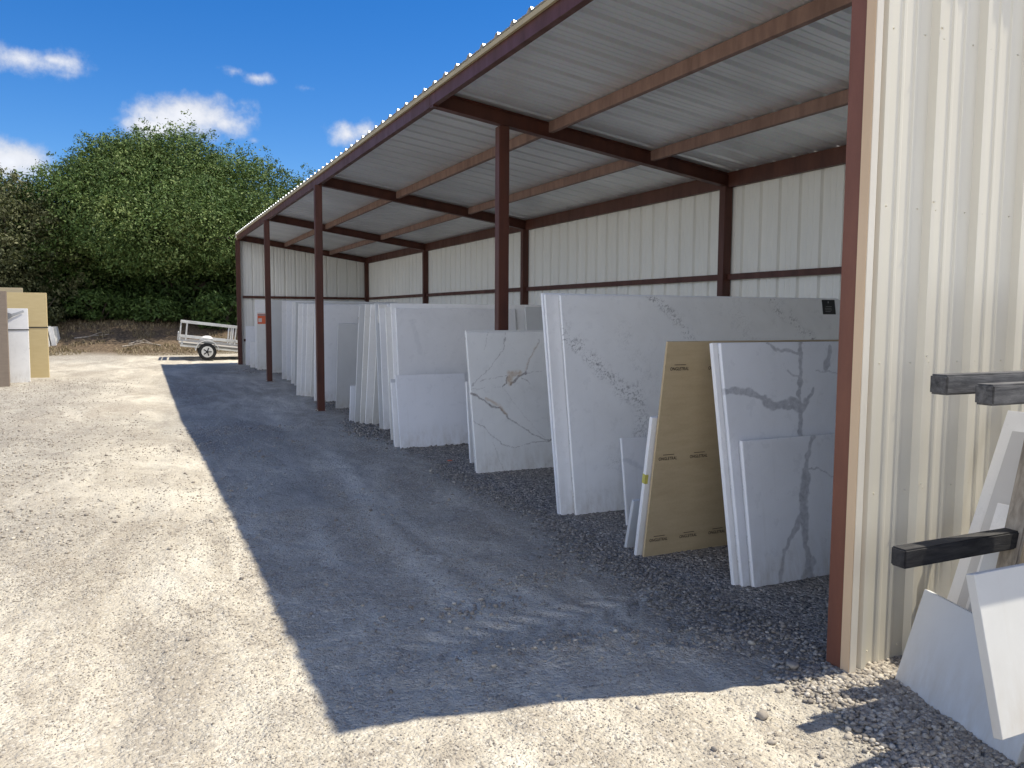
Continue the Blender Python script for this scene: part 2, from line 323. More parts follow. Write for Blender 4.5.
def dustmap(x, y):
    d = np.zeros(x.shape); wob = .6+.8*fbm(x*5, y*5, 3, 91)
    for x0, k1, k2, w_, a in ((-1.15, .045, 0, .10, .8), (-1.62, .045, 0, .08, .6), (-2.9, .10, .018, .06, .4), (-3.25, .10, .018, .04, .35), (-2.35, -.02, .01, .05, .35), (-.75, -.10, .012, .07, .5)):
        xc = x0+k1*(y-4)+k2*(y-4)**2+.1*np.sin(y*.9); d = np.maximum(d, a*np.exp(-((x-xc)/w_)**2)*(y > 2.2)*(y < 22))
    u = (x+.75)*.97+(y-3.6)*.12
    for v, w_, u0, u1 in (((y-3.62)-(x+.75)*.14, .15, -1.1, .95), ((y-4.08)-(x+.75)*.2, .11, -.7, 1.0), ((y-4.9)-(x+.9)*.3, .12, -1.0, .6)):
        tread = .5+.5*np.clip(3*np.sin(u*40+np.abs(v)*38), -1, 1); d = np.maximum(d, tread*np.exp(-(v/w_)**4)*np.clip((u-u0)*3, 0, 1)*np.clip((u1-u)*3, 0, 1)*.75)
    d = d*np.clip(fbm(x*2, y*2, 3, 93)*3-.75, 0, 1)
    pt = np.clip((fbm(x*1.1+3, y*.8, 4, 95)-.55)*6, 0, 1)*.4
    return np.clip(np.maximum(d*wob, pt), 0, 1)
def ground():
    a0 = YAW; half = math.radians(40)
    ang = np.r_[np.arange(a0-half, a0+half, math.radians(.16)), np.arange(a0+half, a0-half+2*PI, math.radians(4.5))]
    r = [.25]
    while r[-1] < 3000:
        q = r[-1]; r.append(q*(1.05 if q < 1.2 else 1.0045 if q < 9 else 1.009 if q < 60 else 1.08))
    r = np.array(r); A, R = np.meshgrid(ang, r); X = CX+R*np.sin(A); Y = R*np.cos(A)
    Z = height(X, Y); n, k = X.shape; V = np.stack([X, Y, Z], -1).reshape(-1, 3)
    i = np.arange(n-1)[:, None]*k; j = np.arange(k)[None]; j2 = (j+1) % k
    Q = np.stack([i+j, i+j2, i+k+j2, i+k+j], -1).reshape(-1, 4)[:, ::-1]
    V = np.r_[V, [[CX, 0, float(height(np.array([CX]), np.array([0.]))[0])]]]
    g = gravel_zone(V[:, 0], V[:, 1]); li = np.clip((V[:, 1]-28.6-.6*(fbm(V[:, 0]*.6, V[:, 1]*.6, 3, 8)-.5)*2-.4*np.sin(V[:, 0]))/1.2, 0, 1)
    o = np_mesh('ground', V, Q, M_GROUND, smooth=True, attrs={'gravel': g, 'litter': li, 'dust': dustmap(V[:, 0], V[:, 1])})
    # close the small hole under the photographer
    me = o.data; bm = bmesh.new(); bm.from_mesh(me); bm.verts.ensure_lookup_table(); c = bm.verts[len(V)-1]
    for q in range(k): bm.faces.new((bm.verts[q], c, bm.verts[(q+1) % k]))
    bmesh.ops.recalc_face_normals(bm, faces=bm.faces)
    if sum(f.normal.z for f in list(bm.faces)[:200]) < 0: bmesh.ops.reverse_faces(bm, faces=bm.faces)
    bm.to_mesh(me); bm.free(); me.shade_smooth(); o['kind'] = 'structure'
ground()
def ico(sub):
    bm = bmesh.new(); bmesh.ops.create_icosphere(bm, subdivisions=sub, radius=1); V = np.array([v.co[:] for v in bm.verts]); T = np.array([[v.index for v in f.verts] for f in bm.faces]); bm.free(); return V, T
def stones(name, x, y, size, mat, label, sub=1, flatten=.62, sink=.15, tints=None, dz=None):
    V0, T0 = ico(sub); n = len(x); k = len(V0)
    kinds = []
    for q in range(9):
        s = rng.uniform(.65, 1.15, 3); P = V0*s
        for c in range(5):   # chop facets off
            d = rng.normal(size=3); d /= np.linalg.norm(d); t = P@d; m = t > .55; P[m] -= np.outer(t[m]-.55, d)
        kinds.append(P+rng.normal(size=P.shape)*.03)
    K = np.array(kinds)[rng.integers(0, 9, n)]
    ax = rng.normal(size=(n, 4)); ax /= np.linalg.norm(ax, axis=1)[:, None]; a, b, c, d = ax.T
    Rm = np.stack([np.stack([1-2*(c*c+d*d), 2*(b*c-a*d), 2*(b*d+a*c)], -1), np.stack([2*(b*c+a*d), 1-2*(b*b+d*d), 2*(c*d-a*b)], -1), np.stack([2*(b*d-a*c), 2*(c*d+a*b), 1-2*(b*b+c*c)], -1)], 1)
    P = np.einsum('nij,nkj->nki', Rm, K)*size[:, None, None]; P[:, :, 2] *= flatten
    z = height(x, y) + (0 if dz is None else dz)
    P += np.stack([x, y, z+size*flatten*(.75-sink)], -1)[:, None]
    T = (T0[None]+(np.arange(n)*k)[:, None, None]).reshape(-1, 3)
    tint = np.clip((rng.beta(2.0, 2.4, n) if tints is None else tints), 0, 1)
    o = np_mesh(name, P.reshape(-1, 3), T, mat, attrs={'tint': np.repeat(tint, k)})
    return tag(o, label, 'gravel', kind='stuff')
def scatter(n, x0, x1, y0, y1, f, ypow=1.0):
    x = rng.uniform(x0, x1, n); y = y0+(y1-y0)*rng.uniform(0, 1, n)**ypow
    keep = rng.uniform(0, 1, n) < f(x, y); return x[keep], y[keep]
gz = gravel_zone
near_z = lambda x, y: np.clip((gz(x, y)-.3)*1.6, 0, 1)**1.3
x, y = scatter(60000, -1.5, 1.9, 1.4, 9.0, near_z, 1.25)
near = np.clip((2.75-y)*3, 0, 1)*(x > -1)  # stones in the sunlit strip tinted lighter, sunlight put into their colour
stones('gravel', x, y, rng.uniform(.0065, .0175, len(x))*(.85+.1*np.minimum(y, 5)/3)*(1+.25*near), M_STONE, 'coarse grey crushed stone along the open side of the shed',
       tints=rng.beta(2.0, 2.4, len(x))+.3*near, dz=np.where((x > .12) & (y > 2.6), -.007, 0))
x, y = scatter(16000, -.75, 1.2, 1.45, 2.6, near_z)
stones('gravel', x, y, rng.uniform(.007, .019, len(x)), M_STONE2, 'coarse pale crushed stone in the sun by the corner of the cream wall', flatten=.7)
x, y = scatter(15000, -.8, 1.8, 9, 26, lambda x, y: np.where(x > -.5, near_z(x, y), 0))
stones('gravel', x, y, rng.uniform(.012, .026, len(x)), M_STONE, 'coarse grey crushed stone further down the open side of the shed', sub=1)
def pf(x, y): return np.clip((fbm(x*1.2, y*1.2, 3, 40)-.3)*2, .06, 1)*(y > np.abs(x-CX)*.5)
x, y = scatter(42000, -6.0, .6, 1.1, 12, pf, 1.5)
stones('pebbles', x, y, rng.uniform(.0022, .0062, len(x))*(1+.10*y)*np.where(rng.uniform(0, 1, len(x)) < .03, 2.2, 1), M_STONE2, 'fine pale pebbles pressed into the packed yard surface', sub=1, sink=.3)
x, y = scatter(90000, -4.6, .4, 1.1, 6.5, lambda x, y: np.clip((fbm(x*2.3, y*2.3, 3, 47)-.28)*2.2, .12, 1)*(y > np.abs(x-CX)*.45), 1.3)
stones('grit', x, y, rng.uniform(.0014, .0042, len(x))*(.8+.16*y), M_STONE2, 'fine crushed grit on the packed yard surface nearest the viewer', sub=0, sink=.2)
x, y = scatter(16000, -9.5, -2.6, 6, 21, lambda x, y: gz(x, y)**.7)
stones('pebbles', x, y, rng.uniform(.008, .017, len(x)), M_STONE2, 'loose pale gravel on the sunlit left side of the yard', sub=1, sink=.25)
for nx, ny, ns in ((-.17, 2.66, .045), (-.05, 2.5, .028), (-.62, 2.36, .034), (-.55, 2.28, .022), (-.43, 2.1, .026), (-.2, 2.24, .024), (.28, 2.33, .026), (-1.0, 2.9, .02)):
    pass
k = 620; cxy = np.array([(-.45, 3.1), (-.95, 3.28), (-.05, 3.0), (-.6, 4.2), (-1.2, 3.9)])[rng.integers(0, 5, k)]
x = cxy[:, 0]+rng.normal(size=k)*.22; y = cxy[:, 1]+rng.normal(size=k)*.07
stones('clods', x, y, rng.uniform(.004, .014, k)*rng.choice([1, 1.6], k, p=[.85, .15]), M_STONE2, 'broken pale clods beside the tyre track in the shade', sub=1)
xs = np.array([-.17, -.06, -.60, -.70, -.43, -.2, .12, -1.0, -1.5]); ys = np.array([2.66, 2.47, 2.36, 2.2, 2.1, 2.24, 2.28, 2.62, 2.4])
stones('loose_stones', xs, ys, np.array([.036, .026, .032, .02, .02, .02, .022, .014, .014]), M_STONE2, 'larger loose stones near the corner of the cream wall', sub=2, tints=np.array([.45, .6, .35, .5, .5, .6, .6, .6, .5]))

# ------------------------------------------------------------------ the shed
Y0, BAY, D = 2.3924, 5.549, 3.784
YK = [Y0+BAY*k for k in range(5)]
SL = -(3.64-3.10)/D                                   # roof slope
zb = lambda x: 3.625+SL*x                             # underside of rafters
zs = lambda x: 3.79+SL*x                              # underside of the sheets
YN, YF = 2.436, YK[4]+.10                             # ends of the roof
shed = thing('storage_shed', 'long open-fronted steel shed with galvanised lean-to roof, red posts and cream ribbed walls', 'shed', (0, 0, 0))
def ribprof(L, P=.3048, rib=.029, off=0.0, mn=.005, wb=.030):
    pts = [(0, 0)]
    n = int(L/P)+2
    for i in range(-1, n):
        u = off+i*P
        for du, h in ((-wb, 0), (-wb*.43, rib), (wb*.43, rib), (wb, 0), (.098, 0), (.106, mn), (.120, mn), (.128, 0), (.176, 0), (.184, mn), (.198, mn), (.206, 0)):
            if 0.001 < u+du < L-.001: pts.append((u+du, h))
    pts.append((L, 0)); pts.sort(key=lambda q: q[0]); return pts
def sheet(name, org, U, Vd, Nn, L, v0, v1, mats, parent, off=0., P=.3048, seg=1, mn=.005, rib=.029, wb=.030):
    """ribbed sheet: profile along U, swept along V from v0(u) to v1(u); outer face on the N side"""
    org, U, Vd, Nn = map(Vector, (org, U, Vd, Nn)); pr = ribprof(L, P, off=off, mn=mn, rib=rib, wb=wb); n = len(pr); V = []; T = .0016
    for s in (0, 1):
        for j in range(seg+1):
            for u, h in pr:
                a, b = v0(u), v1(u); t = j/seg
                V.append(org+U*u+Vd*(a+(b-a)*t)+Nn*(h-s*T))
    F = []; mi = []
    blk = n*(seg+1)
    for s in (0, 1):
        for j in range(seg):
            for i in range(n-1):
                a = s*blk+j*n+i; F.append((a, a+1, a+1+n, a+n)); mi.append(s)
    for i in range(n-1): F.append((i, i+1, blk+i+1, blk+i)); mi.append(1); q = seg*n; F.append((q+i, q+i+1, blk+q+i+1, blk+q+i)); mi.append(1)
    me = bpy.data.meshes.new(name); me.from_pydata([v[:] for v in V], [], F)
    o = link(name, me, mats, parent); me.polygons.foreach_set('material_index', mi); me.update(); return o
# roof: ribs run down the slope
cs = 1/math.sqrt(1+SL*SL)
def merge(o, mb, mat):
    me = o.data; me.materials.append(mat); k = len(me.materials)-1; bm = bmesh.new(); bm.from_mesh(me)
    vs = [bm.verts.new(v) for v in mb.v]
    for f in mb.f: bm.faces.new([vs[i] for i in f]).material_index = k
    bm.to_mesh(me); bm.free()
ROOFO = sheet('roof', (-.035, YN, zs(-.035)+.004), (0, 1, 0), (cs, 0, SL*cs), (-SL*cs, 0, cs), YF-YN, lambda u: 0, lambda u: (D+.2)/cs, [M_ROOF, M_ROOF], shed, off=.16, mn=.004, rib=.031, wb=.042)
# fasteners on the roof ribs near the eave
mb = MB()
for i in range(75):
    yy = YN+.16+i*.3048
    if yy > YF-.05: break
    for xx in (1.31, 2.59): mb.cyl((xx, yy, zs(xx)+.034), (xx, yy, zs(xx)+.044), .008, 6)
merge(ROOFO, mb, M_SCREW)
# eave cap under the sheet ends and rake trims
mb = MB().box(-.028, -.004, YN+.01, YF-.01, 3.748, 3.786); mb.build('eave_trim', M_BEIGE, shed)
for yy, s in ((YN+.002, 1), (YF, 1)):
    M_ = MB()
    M_.prism([(0, -.10), (.006, -.10), (.006, -.004), (.05, -.004), (.05, .0), (0, .0)], (-.04, yy, zs(-.04)), (D+.14, yy, zs(D+.14)), (0, 1 if yy < 5 else -1, 0), (0, 0, 1))
    M_.build('rake_trim', M_CREAM, shed)
CPR = lambda w, h, t=.004, l=.018: [(0, 0), (w, 0), (w, l), (w-t, l), (w-t, t), (t, t), (t, h-t), (w-t, h-t), (w-t, h-l), (w, h-l), (w, h), (0, h)]
def cee(name, a, b, X, w, h, mat): return MB().prism(CPR(w, h), a, b, X, (0, 0, 1)).build(name, mat, shed)
# eave strut: web facing out, one length per bay, the near bay set a touch higher
for k in range(4):
    ya = YK[k]+(.05 if k else .09); yb = YK[k+1]-.0
    cee('eave_strut', (.0, ya, zb(0)+.0+(.008 if k == 0 else 0)), (.0, yb+.045, zb(0)+(.008 if k == 0 else 0)), (1, 0, 0), .06, .125, M_RED)
# rafters (I sections)
for k in range(5):
    yk = YK[k] if k else YK[0]+.19
    if k == 4: yk -= .05
    h = .155; w_ = .10; tf = .008; tw = .007
    prof = [(-w_/2, 0), (w_/2, 0), (w_/2, tf), (tw/2, tf), (tw/2, h-tf), (w_/2, h-tf), (w_/2, h), (-w_/2, h), (-w_/2, h-tf), (-tw/2, h-tf), (-tw/2, tf), (-w_/2, tf)]
    MB().prism(prof, (.062, yk, zb(.062)), (D-.01, yk, zb(D-.01)), (0, 1, 0), (0, 0, 1)).build('rafter', M_RED, shed)
# purlins between rafters
for xx in (1.30, 2.60):
    for k in range(4):
        ya = YK[k]+.055 if k else YK[0]+.25; yb = YK[k+1]-.055-(.05 if k == 3 else 0)
        cee('purlin', (xx, ya, zb(xx)+.045), (xx, yb, zb(xx)+.045), (1, 0, 0), .055, .112, M_PUR)
for k in range(4):
    ya = YK[k]+.055 if k else YK[0]+.25; yb = YK[k+1]-.055
    cee('back_strut', (D-.07, ya, zb(D)-.005), (D-.07, yb, zb(D)-.005), (1, 0, 0), .06, .175, M_RED)
def col(x0, x1, y0, y1, zt):
    o = MB().box(x0, x1, y0, y1, -.12, zt).build('post', M_RED, shed, bevel=.006)
    return o
for k in (2, 3, 4):
    o = col(-.05, .065, YK[k]-.06-(.05 if k == 4 else 0), YK[k]+.055-(.05 if k == 4 else 0), zb(0)-.004)
    pl = MB().box(-.07, .085, YK[k]-.075, YK[k]+.07, -.06+float(grade(YK[k])), .008+float(grade(YK[k]))); pl = pl.build('base_plate', M_RED, o)
    for bx_, by_ in ((-.06, -.065), (.075, -.065), (-.06, .06), (.075, .06)): MB().cyl((bx_, YK[k]+by_, float(grade(YK[k]))+.008), (bx_, YK[k]+by_, float(grade(YK[k]))+.022), .008, 6).build('anchor_bolt', M_SCREW, o)
    o2 = MB().box(.004, .055, YK[k]-.05-(.05 if k == 4 else 0), YK[k]+.046-(.05 if k == 4 else 0), zb(0), zb(0)+.14) if k < 4 else None
    if o2: o2.build('end_plate', M_RED, shed)
MB().box(.004, .055, YK[1]-.05, YK[1]+.046, zb(0)-.01, zb(0)+.14).build('end_plate', M_RED, shed)
col(.725, .84, YK[1]-.06, YK[1]+.055, zb(.725)-.02)
# jamb at the near end: a channel whose web faces out
MB().prism([(0, 0), (.14, 0), (.14, .004), (.004, .004), (.004, .082), (.14, .082), (.14, .086), (0, .086)], (.004, 2.5375, -.04), (.004, 2.5375, 3.72), (1, 0, 0), (0, 1, 0)).build('jamb', M_JAMB, shed)
for k in range(1, 4): MB().box(D-.115, D-.002, YK[k]-.06, YK[k]+.055, -.05, zb(D-.1)-.004).build('post', M_RED, shed, bevel=.006)
for yy in (YK[0]+.19, YK[4]-.05): MB().box(D-.115, D-.002, yy-.06, yy+.055, -.05, zb(D-.1)-.004).build('post', M_RED, shed, bevel=.006)
for z in (.75, 1.985):      # girts
    for k in range(4):
        ya = YK[k]+.058 if k else YK[0]+.25; yb = YK[k+1]-.062-(.05 if k == 3 else 0)
        cee('girt', (D-.055, ya, z), (D-.055, yb, z), (1, 0, 0), .052, .07, M_RED)
    MB().prism(CPR(.05, .07), (.118, YK[4]-.05, z), (D-.118, YK[4]-.05, z), (0, 1, 0), (0, 0, 1)).build('girt', M_RED, shed)
    MB().prism(CPR(.04, .07), (.15, 2.526, z), (D-.118, 2.526, z), (0, 1, 0), (0, 0, 1)).build('girt', M_RED, shed)
# walls: back, near end, far end
zw = lambda x: zs(x)-.012
sheet('back_wall', (D+.004, YN+.03, 0), (0, 1, 0), (0, 0, 1), (1, 0, 0), YF-YN-.06, lambda u: -.03, lambda u: zw(D), [M_CREAM, M_INNER], shed, off=.05)
ENDW = sheet('end_wall', (.012, 2.522, 0), (1, 0, 0), (0, 0, 1), (0, -1, 0), D-.02, lambda u: -.03, lambda u: zw(u), [M_CREAM, M_INNER], shed, off=.075)
sheet('end_wall', (.012, YK[4]+.03, 0), (1, 0, 0), (0, 0, 1), (0, 1, 0), D-.02, lambda u: -.03, lambda u: zw(u), [M_CREAM, M_INNER], shed, off=.10)
# corner trims (L section)
MB().prism([(-.004, 0), (0, 0), (0, -.046), (-.004, -.046)], (0, 2.536, -.03), (0, 2.536, 3.70), (1, 0, 0), (0, 1, 0)).build('corner_trim', M_TRIM, shed)
MB().box(.0004, .036, 2.486, 2.490, -.03, 3.70).build('corner_flashing', M_FLASH, shed)
MB().box(-.004, 0, YK[4]+.012, YK[4]+.075, -.03, 3.70).build('corner_trim', M_TRIM, shed)
# wall screws on the near end wall
mb = MB()
for z in (.07, .78, 1.35, 2.02, 2.75):
    for i in range(13):
        u = .075+i*.3048
        for du in (.05, .24): 
            xx = .012+u+du
            if xx < D-.05: mb.cyl((xx, 2.522, z), (xx, 2.516, z), .0035, 6)
        if i % 3 == 1: mb.cyl((.012+u, 2.491, z+.03), (.012+u, 2.486, z+.03), .005, 6)
merge(ENDW, mb, M_SCREW)

# ------------------------------------------------------------------ slabs
def seg_dist(px, pz, pts):
    d = np.full(px.shape, 9.); 
    for (a, b), (c, e) in zip(pts[:-1], pts[1:]):
        vx, vz = c-a, e-b; t = np.clip(((px-a)*vx+(pz-b)*vz)/(vx*vx+vz*vz+1e-9), 0, 1)
        d = np.minimum(d, np.hypot(px-a-t*vx, pz-b-t*vz))
    return d
def vein_fn(veins, warp=.03, crackle=None, rust=None, seed=0):
    def f(x, z):
        wx = x+warp*(fbm(x*5, z*5, 4, seed)-.5)*2+.012*(fbm(x*30, z*30, 2, seed+5)-.5)*2
        wz = z+warp*(fbm(x*5+40, z*5, 4, seed+2)-.5)*2+.012*(fbm(x*30+9, z*30, 2, seed+7)-.5)*2
        v = np.zeros(x.shape)
        for pts, w0, s in veins:
            wv = w0*(.45+1.1*fbm(x*6, z*6, 2, seed+9)); v = np.maximum(v, s*np.clip((1.25-seg_dist(wx, wz, pts)/wv)*2.6, 0, 1))
        if crackle:
            n = np.abs(fbm(x*22, z*22, 3, seed+20)-.5); n2 = np.abs(fbm(x*45, z*45, 3, seed+21)-.5)
            line = np.maximum(np.clip(1.2-n/.035, 0, 1), .8*np.clip(1.1-n2/.045, 0, 1))*np.clip(fbm(x*9, z*9, 2, seed+33)*4-.9, 0, 1)
            for pts, w0, s in crackle:
                v = np.maximum(v, s*line*np.clip(1.3-seg_dist(wx, wz, pts)/w0, 0, 1))
        r = np.zeros(x.shape)
        for pts, w0, s in (rust or []): r = np.maximum(r, s*np.clip(1.3-seg_dist(wx, wz, pts)/w0, 0, 1))
        return v, r
    return f
SLABS = 'engineered stone slabs leaned in rows inside the shed'
def slab(x0, y0, L, H, lean, mat, label, th=.028, yaw=0, z0=None, veins=None, res=.009, name='stone_slab', group=SLABS, skew=0, chips=False):
    """front bottom left corner at (x0,y0); lean in degrees, positive tips the top away from the camera"""
    o = None
    if veins is None:
        P = [(0, 0), (L, 0), (L+skew, H), (skew*0, H)]
        bm = bmesh.new(); fr = [bm.verts.new((a, 0, b)) for a, b in P]; bk = [bm.verts.new((a, th, b)) for a, b in P]
        bm.faces.new(fr); bm.faces.new(bk[::-1])
        for i in range(4): bm.faces.new((fr[i], bk[i], bk[(i+1) % 4], fr[(i+1) % 4]))
        bmesh.ops.recalc_face_normals(bm, faces=bm.faces)
        bmesh.ops.bevel(bm, geom=list(bm.edges), offset=.0018, segments=1, affect='EDGES')
        me = bpy.data.meshes.new(name); bm.to_mesh(me); bm.free(); o = link(name, me, mat)
    else:
        nx = int(L/res)+1; nz = int(H/res)+1; gx, gz_ = np.meshgrid(np.linspace(0, L, nx), np.linspace(0, H, nz))
        v, r = veins(gx, gz_); F = np.stack([gx, 0*gx, gz_], -1).reshape(-1, 3); n = len(F); B = F+np.array([0, th, 0])
        i = np.arange(nz-1)[:, None]*nx; j = np.arange(nx-1)[None]; q = np.stack([i+j, i+j+1, i+nx+j+1, i+nx+j], -1).reshape(-1, 4)
        rim = np.r_[np.arange(nx), np.arange(1, nz)*nx+nx-1, (nz-1)*nx+np.arange(nx-2, -1, -1), np.arange(nz-2, 0, -1)*nx]; r2 = np.roll(rim, -1)
        side = np.stack([rim, rim+n, r2+n, r2], -1)
        Q = np.r_[q, q[:, ::-1]+n, side]
        o = np_mesh(name, np.r_[F, B], Q, mat, attrs={'vein': np.r_[v.ravel(), v.ravel()*.3], 'rust': np.r_[r.ravel(), r.ravel()*0]})
    gzz = float(grade(y0)) if z0 is None else 0
    H0 = gzz; o.location = (x0, y0, (gzz-.004 if z0 is None else z0) + (0 if lean > 0 else -th*math.sin(math.radians(-lean))*0-.002))
    o.rotation_mode = 'XYZ'; o.rotation_euler = (math.radians(-lean), 0, math.radians(yaw))
    return tag(o, label, 'slab', group)
# --- nearest stack, beside the jamb
vA = vein_fn([([(-.05, 1.14), (.183, 1.112), (.303, 1.048), (.466, 1.001), (.562, 1.017), (.670, 1.116)], .014, 1), ([(.626, 1.408), (.587, 1.253), (.544, 1.089), (.550, .926), (.539, .845), (.56, .4)], .015, 1), ([(.347, 1.404), (.419, 1.358), (.591, 1.346)], .009, .9),
              ([(.885, 1.373), (.813, 1.258)], .018, .9), ([(.713, 1.239), (.866, 1.232), (1.3, 1.2)], .003, .7), ([(.30, 1.05), (.37, 1.01), (.45, 1.03)], .030, 1), ([(.50, 1.05), (.55, 1.00), (.60, 1.04)], .034, .95), ([(.48, 1.24), (.56, 1.22)], .006, .8),
              ([(1.0, 1.3), (1.5, .8), (2.1, .9), (2.8, .3)], .03, .9), ([(1.5, .8), (1.8, .2)], .02, .8)], .032, seed=3)
slab(.36, 3.59, 3.0, 1.42, 10.4, M_VEIN_A, 'tall white slab with broad smoky grey veins right beside the rust-red door jamb', veins=vA, th=.03, res=.006)
slab(.33, 3.627, 3.0, 1.42, 10.4, M_WHITE, 'plain edge-on slab directly behind the broad grey-veined slab by the jamb', th=.03)
vA3 = vein_fn([([(.547, .846), (.509, .748), (.455, .631), (.43, .50), (.415, .397), (.32, .27), (.247, .18), (.178, .0)], .015, .9), ([(.455, .631), (.43, .5), (.42, .38), (.425, .2), (.44, -.02)], .026, 1), ([(.458, .651), (.549, .634), (.652, .586), (1.0, .5)], .005, .9), ([(.46, .1), (.40, .0)], .03, .8), ([(1.2, .8), (1.6, .3), (2.1, .2)], .02, .8)], .03, seed=8)
slab(.41, 3.552, 2.2, .845, 9.6, M_VEIN_A, 'low white slab with one forked grey vein, nearest the rust-red jamb', veins=vA3, th=.03, res=.006)
# --- the film covered sheet and offcuts behind it
tan = slab(.165, 4.31, 2.6, 1.415, -8.6, M_TAN, 'slab covered in tan printed film leaning towards the viewer', th=.018)
def lettering(txt, size, loc, mat, parent, name='printed_lettering', sx=1):
    cu = bpy.data.curves.new('txt', 'FONT'); cu.body = txt; cu.size = size; cu.extrude = .0004; cu.space_character = 1.05; cu.offset = size*.012
    t = bpy.data.objects.new('txt', cu); C.objects.link(t); dg = bpy.context.evaluated_depsgraph_get(); me = bpy.data.meshes.new_from_object(t.evaluated_get(dg)); me.name = name
    C.objects.unlink(t); bpy.data.objects.remove(t); me.materials.clear()
    o = link(name, me, mat, parent); o.location = loc; o.rotation_euler = (PI/2, 0, 0); o.scale = (sx, 1, 1); return o
for zz, xs_ in ((1.235, (.04, .33, .62, .91, 1.2)), (.655, (.03, .27, .53, .79, 1.05)), (.105, (.03, .265, .50, .735, .97))):
    for xx in xs_:
        lettering('ONGLETRAL', .029, (xx, -.0012, zz), M_INK, tan, sx=.82)
        MB().box(xx+.03, xx+.115, -.0014, -.0009, zz+.033, zz+.037).build('printed_line', M_INK, tan)
slab(.135, 4.35, 1.6, .935, -9.2, M_WHITE, 'medium white slab edge with a scrap of yellow tape, just behind the tan film sheet', th=.03)
tp = MB().box(-.003, .02, -.002, .03, .50, .56); 
for o_ in [o for o in C.objects if 'yellow tape' in str(o.get('label', ''))]: tp.build('tape_scrap', M_YEL, o_)
slab(.175, 4.53, .75, .35, -13.5, M_GREY, 'small low offcut, shortest piece behind the tan film sheet', th=.028)
slab(.50, 5.02, .9, .65, 9.1, M_LIGHTV, 'knee-high pale offcut leaning on the big crackle-veined slab', th=.02, veins=vein_fn([([(0, .5), (.5, .3), (.9, .1)], .012, .5)], seed=44), res=.012)
# --- big crackle veined slab
vB = vein_fn([], .04, crackle=[([(.031, 1.452), (.179, 1.309), (.301, 1.142), (.453, .995), (.640, .880)], .075, 1), ([(.647, .952), (.674, .783), (.654, .567)], .075, .95), ([(.851, 1.747), (1.034, 1.637), (1.140, 1.486), (1.250, 1.372), (1.4, 1.1)], .045, .95),
    ([(2.171, 1.767), (2.191, 1.647), (2.423, 1.540), (2.582, 1.390)], .055, .95), ([(2.201, 1.727), (2.364, 1.634)], .045, .8), ([(.36, .4), (.5, .3)], .06, .4), ([(.55, 1.45), (.8, 1.0)], .10, .25), ([(1.75, 1.6), (2.0, 1.2)], .10, .25)], seed=11)
big = slab(.31, 5.45, 3.25, 1.74, 9.9, M_VEIN_B, 'largest white slab, crackled grey veins and a black product card at its top corner', veins=vB, th=.03, res=.0065)
cd = MB().box(2.775, 2.935, -.0035, -.0005, 1.60, 1.738).build('product_card', M_BLACK, big)
MB().box(2.845, 2.857, -.0045, -.0036, 1.705, 1.722).build('card_mark', M_PALEINK, cd)
for i, (a, b) in enumerate(((2.815, 2.89), (2.805, 2.885), (2.805, 2.89), (2.805, 2.87))): MB().box(a, b, -.0045, -.0036, 1.672-i*.016, 1.675-i*.016).build('card_print', M_PALEINK, cd)
slab(.2, 5.492, 3.2, 1.745, 10.1, M_WHITE, 'plain white slab showing a strip past the left end of the largest crackle-veined slab', th=.028)
slab(.2, 5.532, 3.2, 1.76, 10.5, M_WHITE2, 'rearmost slab of the nearest tall three-slab stack', th=.028)
# --- gold veined slab and friends
vC = vein_fn([([(.01, .806), (.144, .717), (.195, .663), (.306, .627), (.378, .529), (.52, .437), (.653, .345), (.814, .283), (1.2, .3)], .0045, .9), ([(.456, 1.402), (.383, 1.23), (.241, 1.062), (.023, .878)], .0028, .65), ([(.235, 1.392), (.175, 1.222)], .0028, .5), ([(.103, .907), (.312, .958), (.427, .951)], .0028, .6),
    ([(.026, .515), (.171, .383), (.296, .251), (.431, .221), (.598, .264), (.813, .276)], .0035, .75), ([(.189, .33), (.21, .184), (.287, .023)], .0025, .5), ([(.608, 1.0), (.68, 1.139), (.818, 1.323)], .004, .55), ([(.567, .937), (.646, .902), (.678, .858)], .003, .7), ([(.596, 1.0), (.823, .995)], .0025, .5), ([(.02, .847), (.349, .847)], .0025, .4), ([(.347, .826), (.513, .607), (.769, .317)], .002, .4),
    ([(.01, .806), (.144, .717), (.195, .663), (.25, .645), (.306, .627), (.378, .529)], .009, 1), ([(.35, .846), (.395, .86), (.415, .941)], .008, 1), ([(.448, .86), (.48, .89), (.522, .959), (.608, 1.0)], .010, 1)], .03,
    rust=[([(.43, .88), (.45, .97), (.53, 1.0)], .035, .8), ([(.15, .74), (.3, .65), (.36, .56)], .014, .6), ([(.6, 1.02), (.8, 1.3)], .012, .4)], seed=21)
slab(.24, 7.3, 2.6, 1.41, 12, M_VEIN_C, 'white slab with thin dark veins and rusty gold patches, standing before the set-back post', veins=vC, th=.028, res=.007)
slab(.27, 7.40, 1.9, 1.425, 11.4, M_WARM, 'plain slab with a chipped top edge hidden behind the gold-veined slab', th=.028)
slab(.40, 7.86, 1.5, .86, 8.5, M_WHITE, 'low white edge peeking out left of the gold-veined slab, nearer of two', th=.025)
slab(.47, 8.05, 1.5, .84, 8.2, M_WHITE2, 'low white edge peeking out left of the gold-veined slab, farther of two', th=.025)
